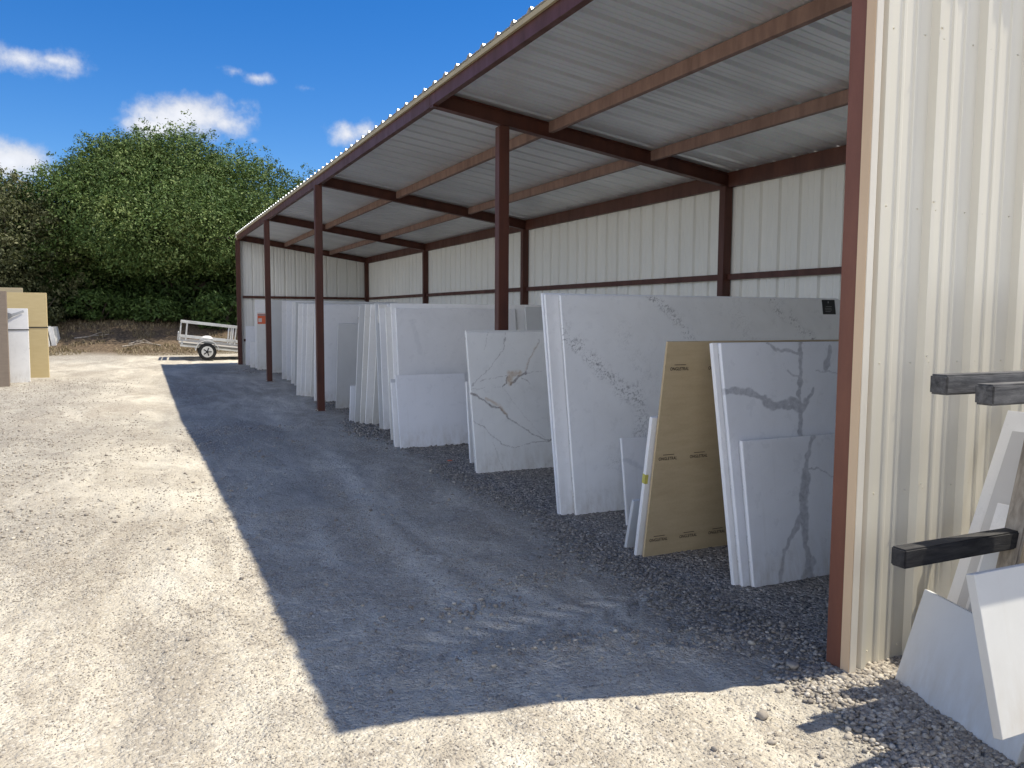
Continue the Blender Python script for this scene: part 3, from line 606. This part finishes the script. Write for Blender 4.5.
# --- fourth stack
slab(.02, 9.1, .87, .865, 12, M_WHITE2, 'square bluish white cut piece, clean and plain, at the front of its stack', th=.026)
slab(-.01, 9.22, .7, .77, 11, M_WHITE, 'low narrow slab edge just behind the square bluish cut piece', th=.028)
slab(.015, 9.34, .8, .8, 10, M_GREY, 'low greyish slab edge, second behind the square bluish cut piece', th=.028)
slab(.20, 9.66, 1.66, 1.66, 7.6, M_LIGHTV, 'tall faintly veined slab rising behind the square bluish cut piece', th=.028, veins=vein_fn([([(.2, 1.5), (.3, 1.1)], .03, .3), ([(.9, .8), (1.1, 1.0), (1.0, 1.3)], .02, .3)], seed=31), res=.014)
slab(.16, 9.70, 3.1, 1.72, 7.6, M_WHITE, 'longest slab of the stack behind the square cut piece, edge bright on the left', th=.03)
slab(.10, 9.745, 3.1, 1.68, 7.6, M_WARM, 'hindmost slab of the stack behind the square cut piece', th=.03)
slab(1.98, 9.62, 1.2, 1.69, 7.2, M_GREY, 'grey-white slab right of the set-back post, top edge showing', th=.028)
# --- fifth pair of stacks: one leaning away, one leaning towards the viewer
slab(.40, 10.72, 2.4, 1.72, 5.6, M_LIGHTV, 'tall slab with smoky marks down its lower left edge', th=.03, veins=vein_fn([([(.02, .2), (.1, .5), (.2, .8)], .03, .6), ([(.0, .7), (.2, .5)], .02, .5)], seed=35), res=.014)
slab(.31, 10.80, 2.4, 1.73, 6.4, M_WHITE, 'bright white slab edge left of the smoky-marked slab', th=.03)
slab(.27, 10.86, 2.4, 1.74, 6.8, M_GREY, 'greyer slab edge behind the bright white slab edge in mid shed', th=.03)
for i, (xx, yy, m, lb) in enumerate(((.30, 11.36, M_WARM, 'foremost slab of the mid-shed stack tilting towards the viewer'), (.22, 11.46, M_WHITE, 'second slab of the mid-shed stack tilting towards the viewer'),
        (.17, 11.56, M_WARM, 'third, creamier slab of the mid-shed stack tilting towards the viewer'), (.12, 11.68, M_GREY, 'hindmost slab of the mid-shed stack tilting towards the viewer'))):
    slab(xx, yy, 2.6, 1.76, -12.6+i*.3, m, lb, th=.03)
slab(.10, 11.90, .6, .54, -9, M_WHITE2, 'low offcut at the back foot of the mid-shed stack', th=.03)
# --- stacks past the middle post
slab(.30, 13.68, .75, 1.46, -10, M_GREY, 'narrow grey slab with faint level lines standing apart between two posts', th=.035)
slab(.24, 14.72, 2.7, 1.76, -6, M_WHITE2, 'wide clean bluish slab filling the gap behind the narrow grey slab', th=.03)
slab(.18, 14.90, 2.7, 1.77, -6.5, M_WHITE, 'slab just behind the wide clean bluish slab', th=.03)
for i, (xx, yy, m, lb) in enumerate(((.26, 15.62, M_WARM, 'warm white slab at the front of the stack left of the long post'), (.17, 15.72, M_WHITE, 'second slab of the stack left of the long post'), (.11, 15.82, M_LIGHTV, 'third slab of the stack left of the long post'), (.05, 15.93, M_WHITE, 'fourth and hindmost slab of the stack left of the long post'))):
    slab(xx, yy, 2.6, 1.80, -13+i*.2, m, lb, th=.03)
for i, (xx, yy, m, lb) in enumerate(((.36, 17.9, M_GREY, 'grey slab edge at the front of the far stack, left of the warm white slabs'), (.37, 18.35, M_WHITE, 'white slab edge behind the grey one in the far stack'))):
    slab(xx, yy, 2.6, 1.82, -10, m, lb, th=.03)
for i, (xx, yy, m, lb) in enumerate(((.42, 19.2, M_WHITE2, 'bluish slab in the pair of slabs right of the second last post, front one'), (.36, 19.5, M_WHITE, 'white slab in the pair of slabs right of the second last post, rear one'))):
    slab(xx, yy, 2.6, 1.83, -6, m, lb, th=.03)
slab(.40, 21.4, 2.4, 1.86, -7, M_GREY, 'tall grey slab immediately right of the second last post', th=.03)
slab(.34, 21.65, 2.4, 1.86, -7, M_WARM, 'tall slab behind the grey one at the second last post', th=.03)
so_ = slab(.20, 22.45, 1.1, 1.53, -3, M_WARM, 'slab with a red-orange printed notice, left of the second last post', th=.03)
nt_ = MB().box(.02, .25, -.0035, -.0005, 1.22, 1.49).build('notice', M_ORANGE, so_)
MB().box(.035, .24, -.0045, -.0036, 1.44, 1.475).build('notice_print', M_PALEINK, nt_); MB().box(.04, .13, -.0045, -.0036, 1.27, 1.37).build('notice_print', flat('pale_pink_print', (.75, .6, .55)), nt_)
slab(.22, 22.95, 2.0, 1.86, -4, M_WHITE, 'tall slab rising behind the one with the red-orange notice', th=.03)
slab(.13, 23.3, .5, .72, -9, M_WHITE, 'low narrow offcut between the notice slab and the last slab', th=.03)
slab(.13, 24.25, .75, 1.12, -6, M_WHITE2, 'last slab, waist-high and pale blue, by the far corner post', th=.03)
# A-frame racks the slabs lean on
def a_frame(yc, wb, wt, hh, x0, x1, label):
    t = thing('a_frame_rack', label, 'rack', ((x0+x1)/2, yc, float(grade(yc))-.01), 0, 'timber A-frames under the slab stacks')
    L = (x1-x0)/2
    for sx in (-L, 0, L):
        for s in (-1, 1): MB().bar((sx, s*(wb-.02), 0), (sx, s*(wt-.02), hh), .08, .035, up=(0, 1, 0)).build('leg', M_FRAME, t)
    MB().box(-L-.04, L+.04, -wt, wt, hh, hh+.04).build('top_rail', M_FRAME, t)
    MB().box(-L-.04, L+.04, -wb+.04, -wb+.09, .05, .12).build('bottom_rail', M_FRAME, t)
for yc, wb, wt, hh, lb in ((4.0, .265, .07, 1.25, 'timber A-frame between the broad grey-veined slab and the tan film sheet'), (5.90, .30, .10, 1.45, 'timber A-frame behind the largest crackle-veined slab'),
    (7.72, .24, .06, 1.1, 'timber A-frame behind the gold-veined slab'), (10.10, .27, .12, 1.45, 'timber A-frame behind the stack with the square cut piece'), (11.14, .20, .05, 1.5, 'timber A-frame between the two mid-shed stacks'),
    (14.35, .33, .17, 1.5, 'timber A-frame behind the narrow grey slab'), (15.22, .36, .10, 1.5, 'timber A-frame under the stack left of the long post'), (17.5, .35, .12, 1.5, 'timber A-frame in front of the far grey slab edge'), (18.95, .22, .10, 1.5, 'timber A-frame in front of the far bluish slab pair'),
    (21.1, .26, .1, 1.5, 'timber A-frame in front of the tall grey slab by the second last post')):
    a_frame(yc, wb, wt, hh, .95, 2.6, lb)

# ------------------------------------------------------------------ the outdoor rack at the near end wall
rack = thing('timber_rack', 'weathered timber rack with blackened arms against the cream ribbed end wall', 'rack', (.3, 2.05, 0))
def rk(name, mb, mat, bevel=.008): return mb.build(name, mat, rack, bevel=bevel)
o = Vector((.3, 2.05, 0)); R_ = lambda *p: Vector(p)-o
rk('leaning_post', MB().bar(R_(.385, 2.13, 0), R_(.82, 2.13, 1.72), .09, .10, up=(1, 0, 0)), M_POST)
rk('leaning_post', MB().bar(R_(.20, 1.70, 0), R_(.50, 1.70, 1.72), .08, .10, up=(1, 0, 0)), M_POST)
rk('arm', MB().bar(R_(-.160, 2.14, .636), R_(1.3, 2.14, .640), .068, .074), M_ARM, .006)
rk('arm', MB().bar(R_(-.475, 1.765, 1.338), R_(1.3, 1.765, 1.338), .064, .064), M_ARM2, .006)
rk('arm', MB().bar(R_(-.455, 1.625, 1.318), R_(1.3, 1.625, 1.318), .062, .064), M_ARM2, .006)
rk('back_post', MB().box(.92, 1.02, -.15, .20, 0, 1.75), M_POST); rk('floor_beam', MB().box(-.36, 1.1, -.53, -.43, 0, .222), M_POST); rk('floor_beam', MB().box(.1, 1.1, .17, .26, 0, .09), M_POST)
def side_slab(x0, y0, L, H, lean, rot, mat, label, th=.03, cut=0):
    """slab whose plane runs towards the viewer along the rack and leans away to the right"""
    P = [(0, 0), (L, 0), (L, H-cut), (0, H)]
    m = MB(); fr = [Vector((0, -a, b)) for a, b in P]; bk = [Vector((th, -a, b)) for a, b in P]
    m.poly(fr+bk, [(0, 1, 2, 3), (7, 6, 5, 4)]+[(i, i+4, (i+1) % 4+4, (i+1) % 4) for i in range(4)])
    q = m.build('stone_slab', mat, None, bevel=.0018); q.location = (x0, y0, -.004); q.rotation_euler = (0, math.radians(lean), math.radians(rot)); return tag(q, label, 'slab', 'slabs stored on the outdoor timber rack')
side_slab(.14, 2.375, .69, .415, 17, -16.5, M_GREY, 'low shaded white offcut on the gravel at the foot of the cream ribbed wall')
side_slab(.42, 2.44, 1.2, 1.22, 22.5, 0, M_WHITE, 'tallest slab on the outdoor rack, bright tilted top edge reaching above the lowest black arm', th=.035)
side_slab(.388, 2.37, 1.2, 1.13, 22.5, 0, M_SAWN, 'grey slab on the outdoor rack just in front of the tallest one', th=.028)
side_slab(.350, 2.30, 1.0, .80, 21.5, 0, M_WHITE, 'second slab on the outdoor rack, shorter, behind the lowest black arm', th=.028)
side_slab(.45, 2.06, .9, 1.85, 4, 0, M_SAWN, 'unseen upright slab added beside the outdoor rack to shade the gravel', th=.03, cut=.5)  # made up, stands out of view to cast the wide shadow by the rack
side_slab(.315, 2.26, .12, .66, 20, 0, M_GREY, 'narrow grey strip of slab tucked behind the timber post', th=.025)
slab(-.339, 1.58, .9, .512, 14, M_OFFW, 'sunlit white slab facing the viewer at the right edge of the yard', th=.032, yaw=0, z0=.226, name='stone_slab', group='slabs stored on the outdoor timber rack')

# ------------------------------------------------------------------ stacked slabs on the far left
LG = 'wrapped slabs standing on the left of the yard'
def upright(x0, x1, y, z, mat, label, th=.12, lean=2.5, strap=None):
    o = slab(x0, y, x1-x0, z, lean, mat, label, th=th, group=LG)
    if strap is not None: MB().box(-.004, x1-x0+.004, -.006, th+.004, strap-.012, strap+.012).build('strap', M_BLACK, o)
    return o
upright(-5.9, -4.55, 21.48, 1.95, M_TAN2, 'mustard film-covered slab bundle with a dark strap, at the left edge of the yard', strap=1.16, th=.16)
upright(-6.5, -5.05, 21.80, 2.06, M_BEIGE, 'beige film bundle showing only its top edge behind the mustard bundle', th=.10)
w1 = upright(-5.30, -4.82, 20.38, 1.60, M_WHITE, 'small white slab bundle with a black strap and a silvery plastic wrap on top', strap=1.14, th=.10)
m = MB(); m.poly([(.03, -.012, 1.30), (.2, -.02, 1.42), (.42, -.012, 1.52), (.40, -.012, 1.56), (.18, -.022, 1.48), (.02, -.012, 1.55)], [(0, 1, 4, 5), (1, 2, 3, 4)]); m.build('plastic_wrap', M_GALV, w1)
upright(-6.2, -5.10, 19.46, 1.96, M_TAUPE, 'taupe film-covered slab bundle cut off by the left edge of the view', th=.14)
for i, (xx, lb) in enumerate(((-5.62, 'pale offcut beside the mustard bundle, leftmost of three'), (-5.42, 'pale offcut beside the mustard bundle, middle of three'), (-5.23, 'pale offcut beside the mustard bundle, rightmost of three'))):
    MBo = MB(); MBo.box(0, .14, 0, .9, 0, .74-i*.03); q = MBo.build('stone_offcut', M_WARM, None, bevel=.004)
    q.location = (xx, 31.0+i*.1, float(height(np.array([xx]), np.array([31.4]))[0])-.10); q.rotation_euler = (0, math.radians(-9), math.radians(-6)); tag(q, lb, 'slab', 'pale offcuts beside the mustard bundle')

# ------------------------------------------------------------------ trailer
tr = thing('utility_trailer', 'white open-sided utility trailer with a single wheel showing, beyond the shed end', 'trailer', (-.74, 26.35, float(height(np.array([-.74]), np.array([26.35]))[0])), math.radians(-3)); tr.scale = (.955, .955, .955)
TL = 3.3; TW = 1.5
tilt = Matrix.Rotation(math.radians(6.5), 4, 'Y')
def tpart(name, mb, mat): 
    mb.v = [tuple(tilt @ (Vector(v)-Vector((0, 0, .28))) + Vector((0, 0, .28))) for v in mb.v]; return mb.build(name, mat, tr, bevel=.006)
xl, xr = -.86, -.86+TL
for yy in (0.0, TW):
    tpart('top_rail', MB().box(xl, xr, yy-.03, yy+.03, 1.10, 1.18), M_TWHITE)
    tpart('side_board', MB().box(xl-.02, xr, yy-.02, yy+.02, .64, .70), M_TWHITE)
    tpart('side_board', MB().box(xl-.02, xr, yy-.03, yy+.03, .535, .57), M_GALV)
    tpart('frame_rail', MB().box(xl+.05, xr, yy-.03, yy+.03, .36, .41), M_TWHITE)
    for xx in (xl+.02, xl+.20, .66, .80, 1.5, xr-.05): tpart('upright', MB().box(xx-.022, xx+.022, yy-.02, yy+.02, .57, 1.10), M_TWHITE)
    for xx in (xl+.1, .2, 1.2): tpart('frame_post', MB().box(xx-.03, xx+.03, yy-.02, yy+.02, .42, .52), M_TWHITE)
tpart('tailgate', MB().box(xl-.05, xl-.02, .0, TW, .55, .80), M_TWHITE)
tpart('deck', MB().box(xl, xr, .04, TW-.04, .44, .48), M_BOARD)
tpart('cross_member', MB().box(xl, xl+.06, .03, TW-.03, 1.11, 1.17), M_TWHITE)
for yy in (-.16, TW+.16):
    wh = MB().cyl((0, yy-.085, .275), (0, yy+.085, .275), .275, 28).build('wheel', M_RUB, tr, bevel=.02)
    ys = -1 if yy < 0 else 1
    MB().cyl((0, yy+ys*.088, .275), (0, yy+ys*.098, .275), .175, 24).build('rim', M_TWHITE, wh); 
    hb = MB(); 
    for a in range(5): hb.bar((0, yy+ys*.101, .275), (.13*math.cos(a*2*PI/5), yy+ys*.101, .275+.13*math.sin(a*2*PI/5)), .035, .006, up=(0, 1, 0))
    hb.cyl((0, yy+ys*.10, .275), (0, yy+ys*.12, .275), .04, 12); hb.build('hub', M_BLACK, wh)
    pts = [(.36*math.cos(a), .30+.34*math.sin(a)) for a in np.linspace(0.05, PI-.05, 13)]; pin = [(.335*math.cos(a), .30+.315*math.sin(a)) for a in np.linspace(PI-.05, .05, 13)]
    MB().prism(pts+pin, (0, yy-.10, 0), (0, yy+.10, 0), (1, 0, 0), (0, 0, 1)).build('fender', M_TWHITE, tr)
MB().bar((0, -.1, .275), (0, TW+.1, .275), .05, .05).build('axle', M_BLACK, tr)
MB().bar((xr, TW/2, .16), (xr+1.0, TW/2, .02), .06, .06).build('drawbar', M_GALV, tr)
bag = MB(); bag.v = []; 
bm = bmesh.new(); bmesh.ops.create_icosphere(bm, subdivisions=3, radius=1)
for v in bm.verts: v.co = Vector((v.co.x*.2, v.co.y*.3, max(v.co.z, -.1)*.13))+v.co.normalized()*random.uniform(-.005, .01)
me = bpy.data.meshes.new('white_sack'); bm.to_mesh(me); bm.free(); me.shade_smooth(); sk = link('sack', me, M_WHITE)
hz = float(height(np.array([-.74]), np.array([26.35]))[0])
sk.location = (-.72, 26.75, hz+.60); tag(sk, 'rounded white sack lying on the deck of the white trailer', 'sack')

# ------------------------------------------------------------------ trees and undergrowth
def leaves(centres, radii, per, size, tint0, hollow=.45):
    n = int(per.sum()); idx = np.repeat(np.arange(len(centres)), per)
    d = rng.normal(size=(n, 3)); d /= np.linalg.norm(d, axis=1)[:, None]; rr = hollow+(1.08-hollow)*rng.uniform(0, 1, n)**.6
    wob = 1+.22*np.sin(d[:, 0]*7+idx)*np.cos(d[:, 2]*6+idx*2)
    P = centres[idx]+d*(radii[idx]*rr*wob)[:, None]*np.array([1.12, 1.12, .8])
    nn = d*.9+rng.normal(size=(n, 3))*.6+np.array([0, 0, .3]); nn /= np.linalg.norm(nn, axis=1)[:, None]
    t = np.cross(nn, rng.normal(size=(n, 3))); t /= np.linalg.norm(t, axis=1)[:, None]; b = np.cross(nn, t)
    s = size*rng.uniform(.6, 1.3, n)
    q = np.stack([P-t*s[:, None]*.9, P+b*s[:, None]*.38-t*s[:, None]*.1+nn*s[:, None]*.1, P+t*s[:, None]*.9, P-b*s[:, None]*.38-t*s[:, None]*.1+nn*s[:, None]*.1], 1)
    tint = np.clip(tint0[idx]+rng.normal(size=n)*.17, 0, 1)
    return q, tint
def limb(mb, a, b, r1, r2, n=4):
    a = Vector(a); b = Vector(b); p = a; rr = r1
    for i in range(n):
        t = (i+1)/n; q = a.lerp(b, t)+Vector((random.uniform(-.12, .12), random.uniform(-.12, .12), random.uniform(-.05, .05)))*(0 if i == n-1 else 1)*(b-a).length*.3; r_ = r1+(r2-r1)*t
        mb.cyl(p, q, rr, 8, r_); p = q; rr = r_
def tree(name, label, cx, cy, blobs, nclump, per, size, mat, tbase, tr_r, skirt=0, cr=(.55, 1.15), group='trees behind the yard'):
    gz0 = float(height(np.array([cx]), np.array([cy]))[0]); t = thing(name, label, 'tree', (cx, cy, gz0-.1), 0, group)
    cs_, rs_, ts_ = [], [], []
    for (bx, by, bz, rx, ry, rz_, wgt) in blobs:
        k = int(nclump*wgt); d = rng.normal(size=(k, 3)); d /= np.linalg.norm(d, axis=1)[:, None]
        rr = rng.uniform(.55, 1, k)**.45; c = np.stack([bx+d[:, 0]*rx*rr, by+d[:, 1]*ry*rr, bz+d[:, 2]*rz_*rr], -1)
        c = c[c[:, 2] > .1]; cs_.append(c); rs_.append(rng.uniform(*cr, len(c))); ts_.append(np.clip(tbase+rng.normal(size=len(c))*.2, 0, 1))
    c = np.concatenate(cs_); r = np.concatenate(rs_); tt = np.concatenate(ts_)
    pr = (per*(r/.85)**2*rng.uniform(.55, 1.25, len(r))).astype(int)
    q, ti = leaves(c, r, pr, size, tt)
    # twigs of leaves that break the outline
    k = int(len(c)*2.6); ii = rng.integers(0, len(c), k); d = rng.normal(size=(k, 3)); d[:, 2] = np.abs(d[:, 2])*.8; d /= np.linalg.norm(d, axis=1)[:, None]
    tc_ = c[ii]+d*(r[ii]*rng.uniform(.95, 1.3, k))[:, None]; q2, t2 = leaves(tc_, rng.uniform(.12, .28, k), np.full(k, 26), size*.9, tt[ii], 0)
    q = np.concatenate([q, q2]); ti = np.concatenate([ti, t2]); m = q[:, :, 2].min(1) > .03; q = q[m]; ti = ti[m]
    np_mesh('crown', q.reshape(-1, 3), np.arange(len(q)*4).reshape(-1, 4), mat, t, attrs={'tint': np.repeat(ti, 4)})
    mb = MB(); zt = max(b[2] for b in blobs)
    limb(mb, (0, 0, -.3), (.2, 0, zt*.45), tr_r, tr_r*.75)
    for i in range(16):
        j = int(rng.integers(0, len(c))); limb(mb, (.2, 0, zt*(.15+.3*random.random())), tuple(c[j]), tr_r*.42, tr_r*.08, 5)
    mb.build('trunk', M_BARK, t); return t
BX = -1.5; BY = 35.6
tree('oak_tree', 'broad dense green oak filling the view behind the trailer and shed end', BX, BY,
     [(0, .2, 4.3, 4.0, 3.0, 2.4, .28), (-2.9, -.4, 3.6, 2.2, 2.4, 2.1, .15), (2.9, -.4, 4.2, 2.5, 2.6, 2.2, .19), (.4, -.3, 6.0, 1.8, 1.8, 1.1, .08), (-1.6, -.6, 5.4, 1.5, 1.6, 1.3, .07), (.2, -2.6, 3.4, 3.8, 1.9, 1.6, .17), (-4.0, .2, 2.7, 1.6, 2.0, 1.5, .07), (4.4, -.4, 2.9, 1.7, 1.9, 1.7, .08), (0, 1.6, 1.7, 6.5, 1.6, 1.5, .12), (0, .6, 4.4, 3.2, 1.6, 2.0, .16)],
     900, 420, .066, M_LEAF, .47, .38, cr=(.34, .95))
for x_, lb_ in ((-8.5, 'dense dark thicket behind the thin olive tree'), (-4.6, 'dense dark thicket behind the left of the broad oak'), (-.6, 'dense dark thicket behind the trunk of the broad oak'), (3.4, 'dense dark thicket behind the trailer and shed corner')):
    tree('thicket', lb_, x_, 36.6, [(0, 0, 1.7, 2.7, 1.3, 1.9, 1)], 110, 330, .12, M_LEAF, .22, .12, group='thickets behind the trees')
tree('olive_tree', 'thin greyish olive tree left of the broad green oak', -7.3, 34.6,
     [(0, 0, 3.0, 2.3, 2.0, 2.1, .6), (1.5, .2, 2.6, 1.8, 1.8, 1.9, .3), (-2.4, .5, 2.6, 2.2, 2, 2.0, .4)], 190, 260, .08, M_OLIVE, .45, .22, cr=(.4, .85))
tree('oak_tree', 'low dark green tree behind the thin olive tree at the left edge of the view', -11.0, 40.5, [(0, 0, 3.6, 4.0, 3, 3.0, 1)], 150, 260, .14, M_LEAF, .35, .3)
tree('oak_tree', 'dark green tree mostly hidden behind the far end wall of the shed', 7.5, 40.5, [(0, 0, 3.6, 4.4, 3, 2.9, 1)], 150, 260, .14, M_LEAF, .4, .3)
def shrub(x, y, r, h, label, mat, tb=.3):
    gz0 = float(height(np.array([x]), np.array([y]))[0]); k = 22; d = rng.normal(size=(k, 3)); c = d/np.linalg.norm(d, axis=1)[:, None]*np.array([r, r*.7, h*.5])*.7+np.array([0, 0, h*.5])
    q, ti = leaves(c, rng.uniform(.25, .5, k), np.full(k, 150), .085, np.full(k, tb)); q = q[q[:, :, 2].min(1) > 0]; ti = np.repeat(np.full(len(q), tb)+rng.normal(size=len(q))*.15, 4)
    t = thing('shrub', label, 'shrub', (x, y, gz0-.02), 0, 'undergrowth shrubs below the trees'); np_mesh('foliage', q.reshape(-1, 3), np.arange(len(q)*4).reshape(-1, 4), mat, t, attrs={'tint': np.clip(ti, 0, 1)})
    mb = MB()
    for i in range(7): a = random.uniform(0, 2*PI); limb(mb, (0, 0, -.05), (math.cos(a)*r*.6, math.sin(a)*r*.4, h*.75), .02, .008, 3)
    mb.build('stems', M_BARK, t)
for x, y, r, h, lb, m in ((-6.0, 33.4, 1.3, 1.5, 'dusty grey-green shrub in the shade behind the pale offcuts', M_OLIVE), (-7.6, 32.6, 1.2, 1.3, 'dusty shrub behind the wrapped slab bundles', M_OLIVE), (-3.9, 34.2, 1.3, 1.2, 'dark shrub under the middle of the broad oak, left of the trailer', M_LEAF), (-2.0, 33.6, 1.0, .9, 'small dark shrub just left of the trailer', M_LEAF), (.3, 33.0, 1.2, 1.5, 'shrub behind the white trailer', M_LEAF), (2.2, 32.0, 1.3, 1.7, 'shrub at the far corner of the shed, right of the trailer', M_LEAF)):
    shrub(x, y, r, h, lb, m)
# dry grass tufts and litter at the edge of the yard
def grass():
    n = 26000; x = rng.uniform(-12, 4, n); y = 29.0+5.5*rng.uniform(0, 1, n)**1.3+.35*np.sin(x)
    keep = fbm(x*.8, y*.8, 3, 61) > .46; x, y = x[keep], y[keep]; n = len(x); z = height(x, y)
    a = rng.uniform(0, 2*PI, n); h = rng.uniform(.03, .16, n)*np.clip((y-28.8)*.7, .3, 1); lean = rng.uniform(.2, 1.3, n); wd = .010
    b = np.stack([x, y, z-.01], -1); sd = np.stack([np.cos(a), np.sin(a), 0*a], -1)*wd; ld = np.stack([-np.sin(a), np.cos(a), 0*a], -1)
    mid = b+ld*(h*lean*.35)[:, None]+np.array([0, 0, 1])*(h*.6)[:, None]; tip = b+ld*(h*lean)[:, None]+np.array([0, 0, 1])*(h*.9)[:, None]
    P = np.stack([b-sd, b+sd, mid+sd*.7, mid-sd*.7, tip], 1).reshape(-1, 3); i = (np.arange(n)*5)[:, None]
    T = np.concatenate([i+np.array([[0, 1, 2]]), i+np.array([[0, 2, 3]]), i+np.array([[3, 2, 4]])])
    o = np_mesh('dry_grass', P, T, M_STRAW, attrs={'tint': np.repeat(rng.uniform(.3, 1, n), 5)}); tag(o, 'short straw-coloured dry grass at the edge of the yard', 'grass', kind='stuff')
grass()
for i, (x, y, a, L_, lb) in enumerate(((-3.1, 30.6, .5, .9, 'dead branch lying slanted on the dry bank left of the trailer, nearer one'), (-2.9, 31.0, .9, .8, 'dead branch lying on the dry bank left of the trailer, farther one'), (-1.9, 30.6, 2.4, .9, 'dead branch lying just left of the trailer'), (-4.6, 31.9, .2, 1.1, 'dead branch right of the pale offcuts'))):
    z = float(height(np.array([x]), np.array([y]))[0]); mb = MB(); limb(mb, (x, y, z+.02), (x+L_*math.cos(a), y+.3*math.sin(a), z+.16), .028, .010, 5); limb(mb, (x+.4*L_*math.cos(a), y, z+.08), (x+.8*L_*math.cos(a), y-.1, z+.24), .014, .006, 3)
    tag(mb.build('dead_branch', M_POST), lb, 'branch', 'dead branches on the dry bank')
lf = MB().box(-.03, .03, -.012, .012, 0, .006).build('litter_scrap', M_ORANGE); lf.location = (.20, 7.95, .022); lf.rotation_euler = (.2, .1, .6); tag(lf, 'tiny orange scrap on the gravel left of the gold-veined slab', 'scrap')
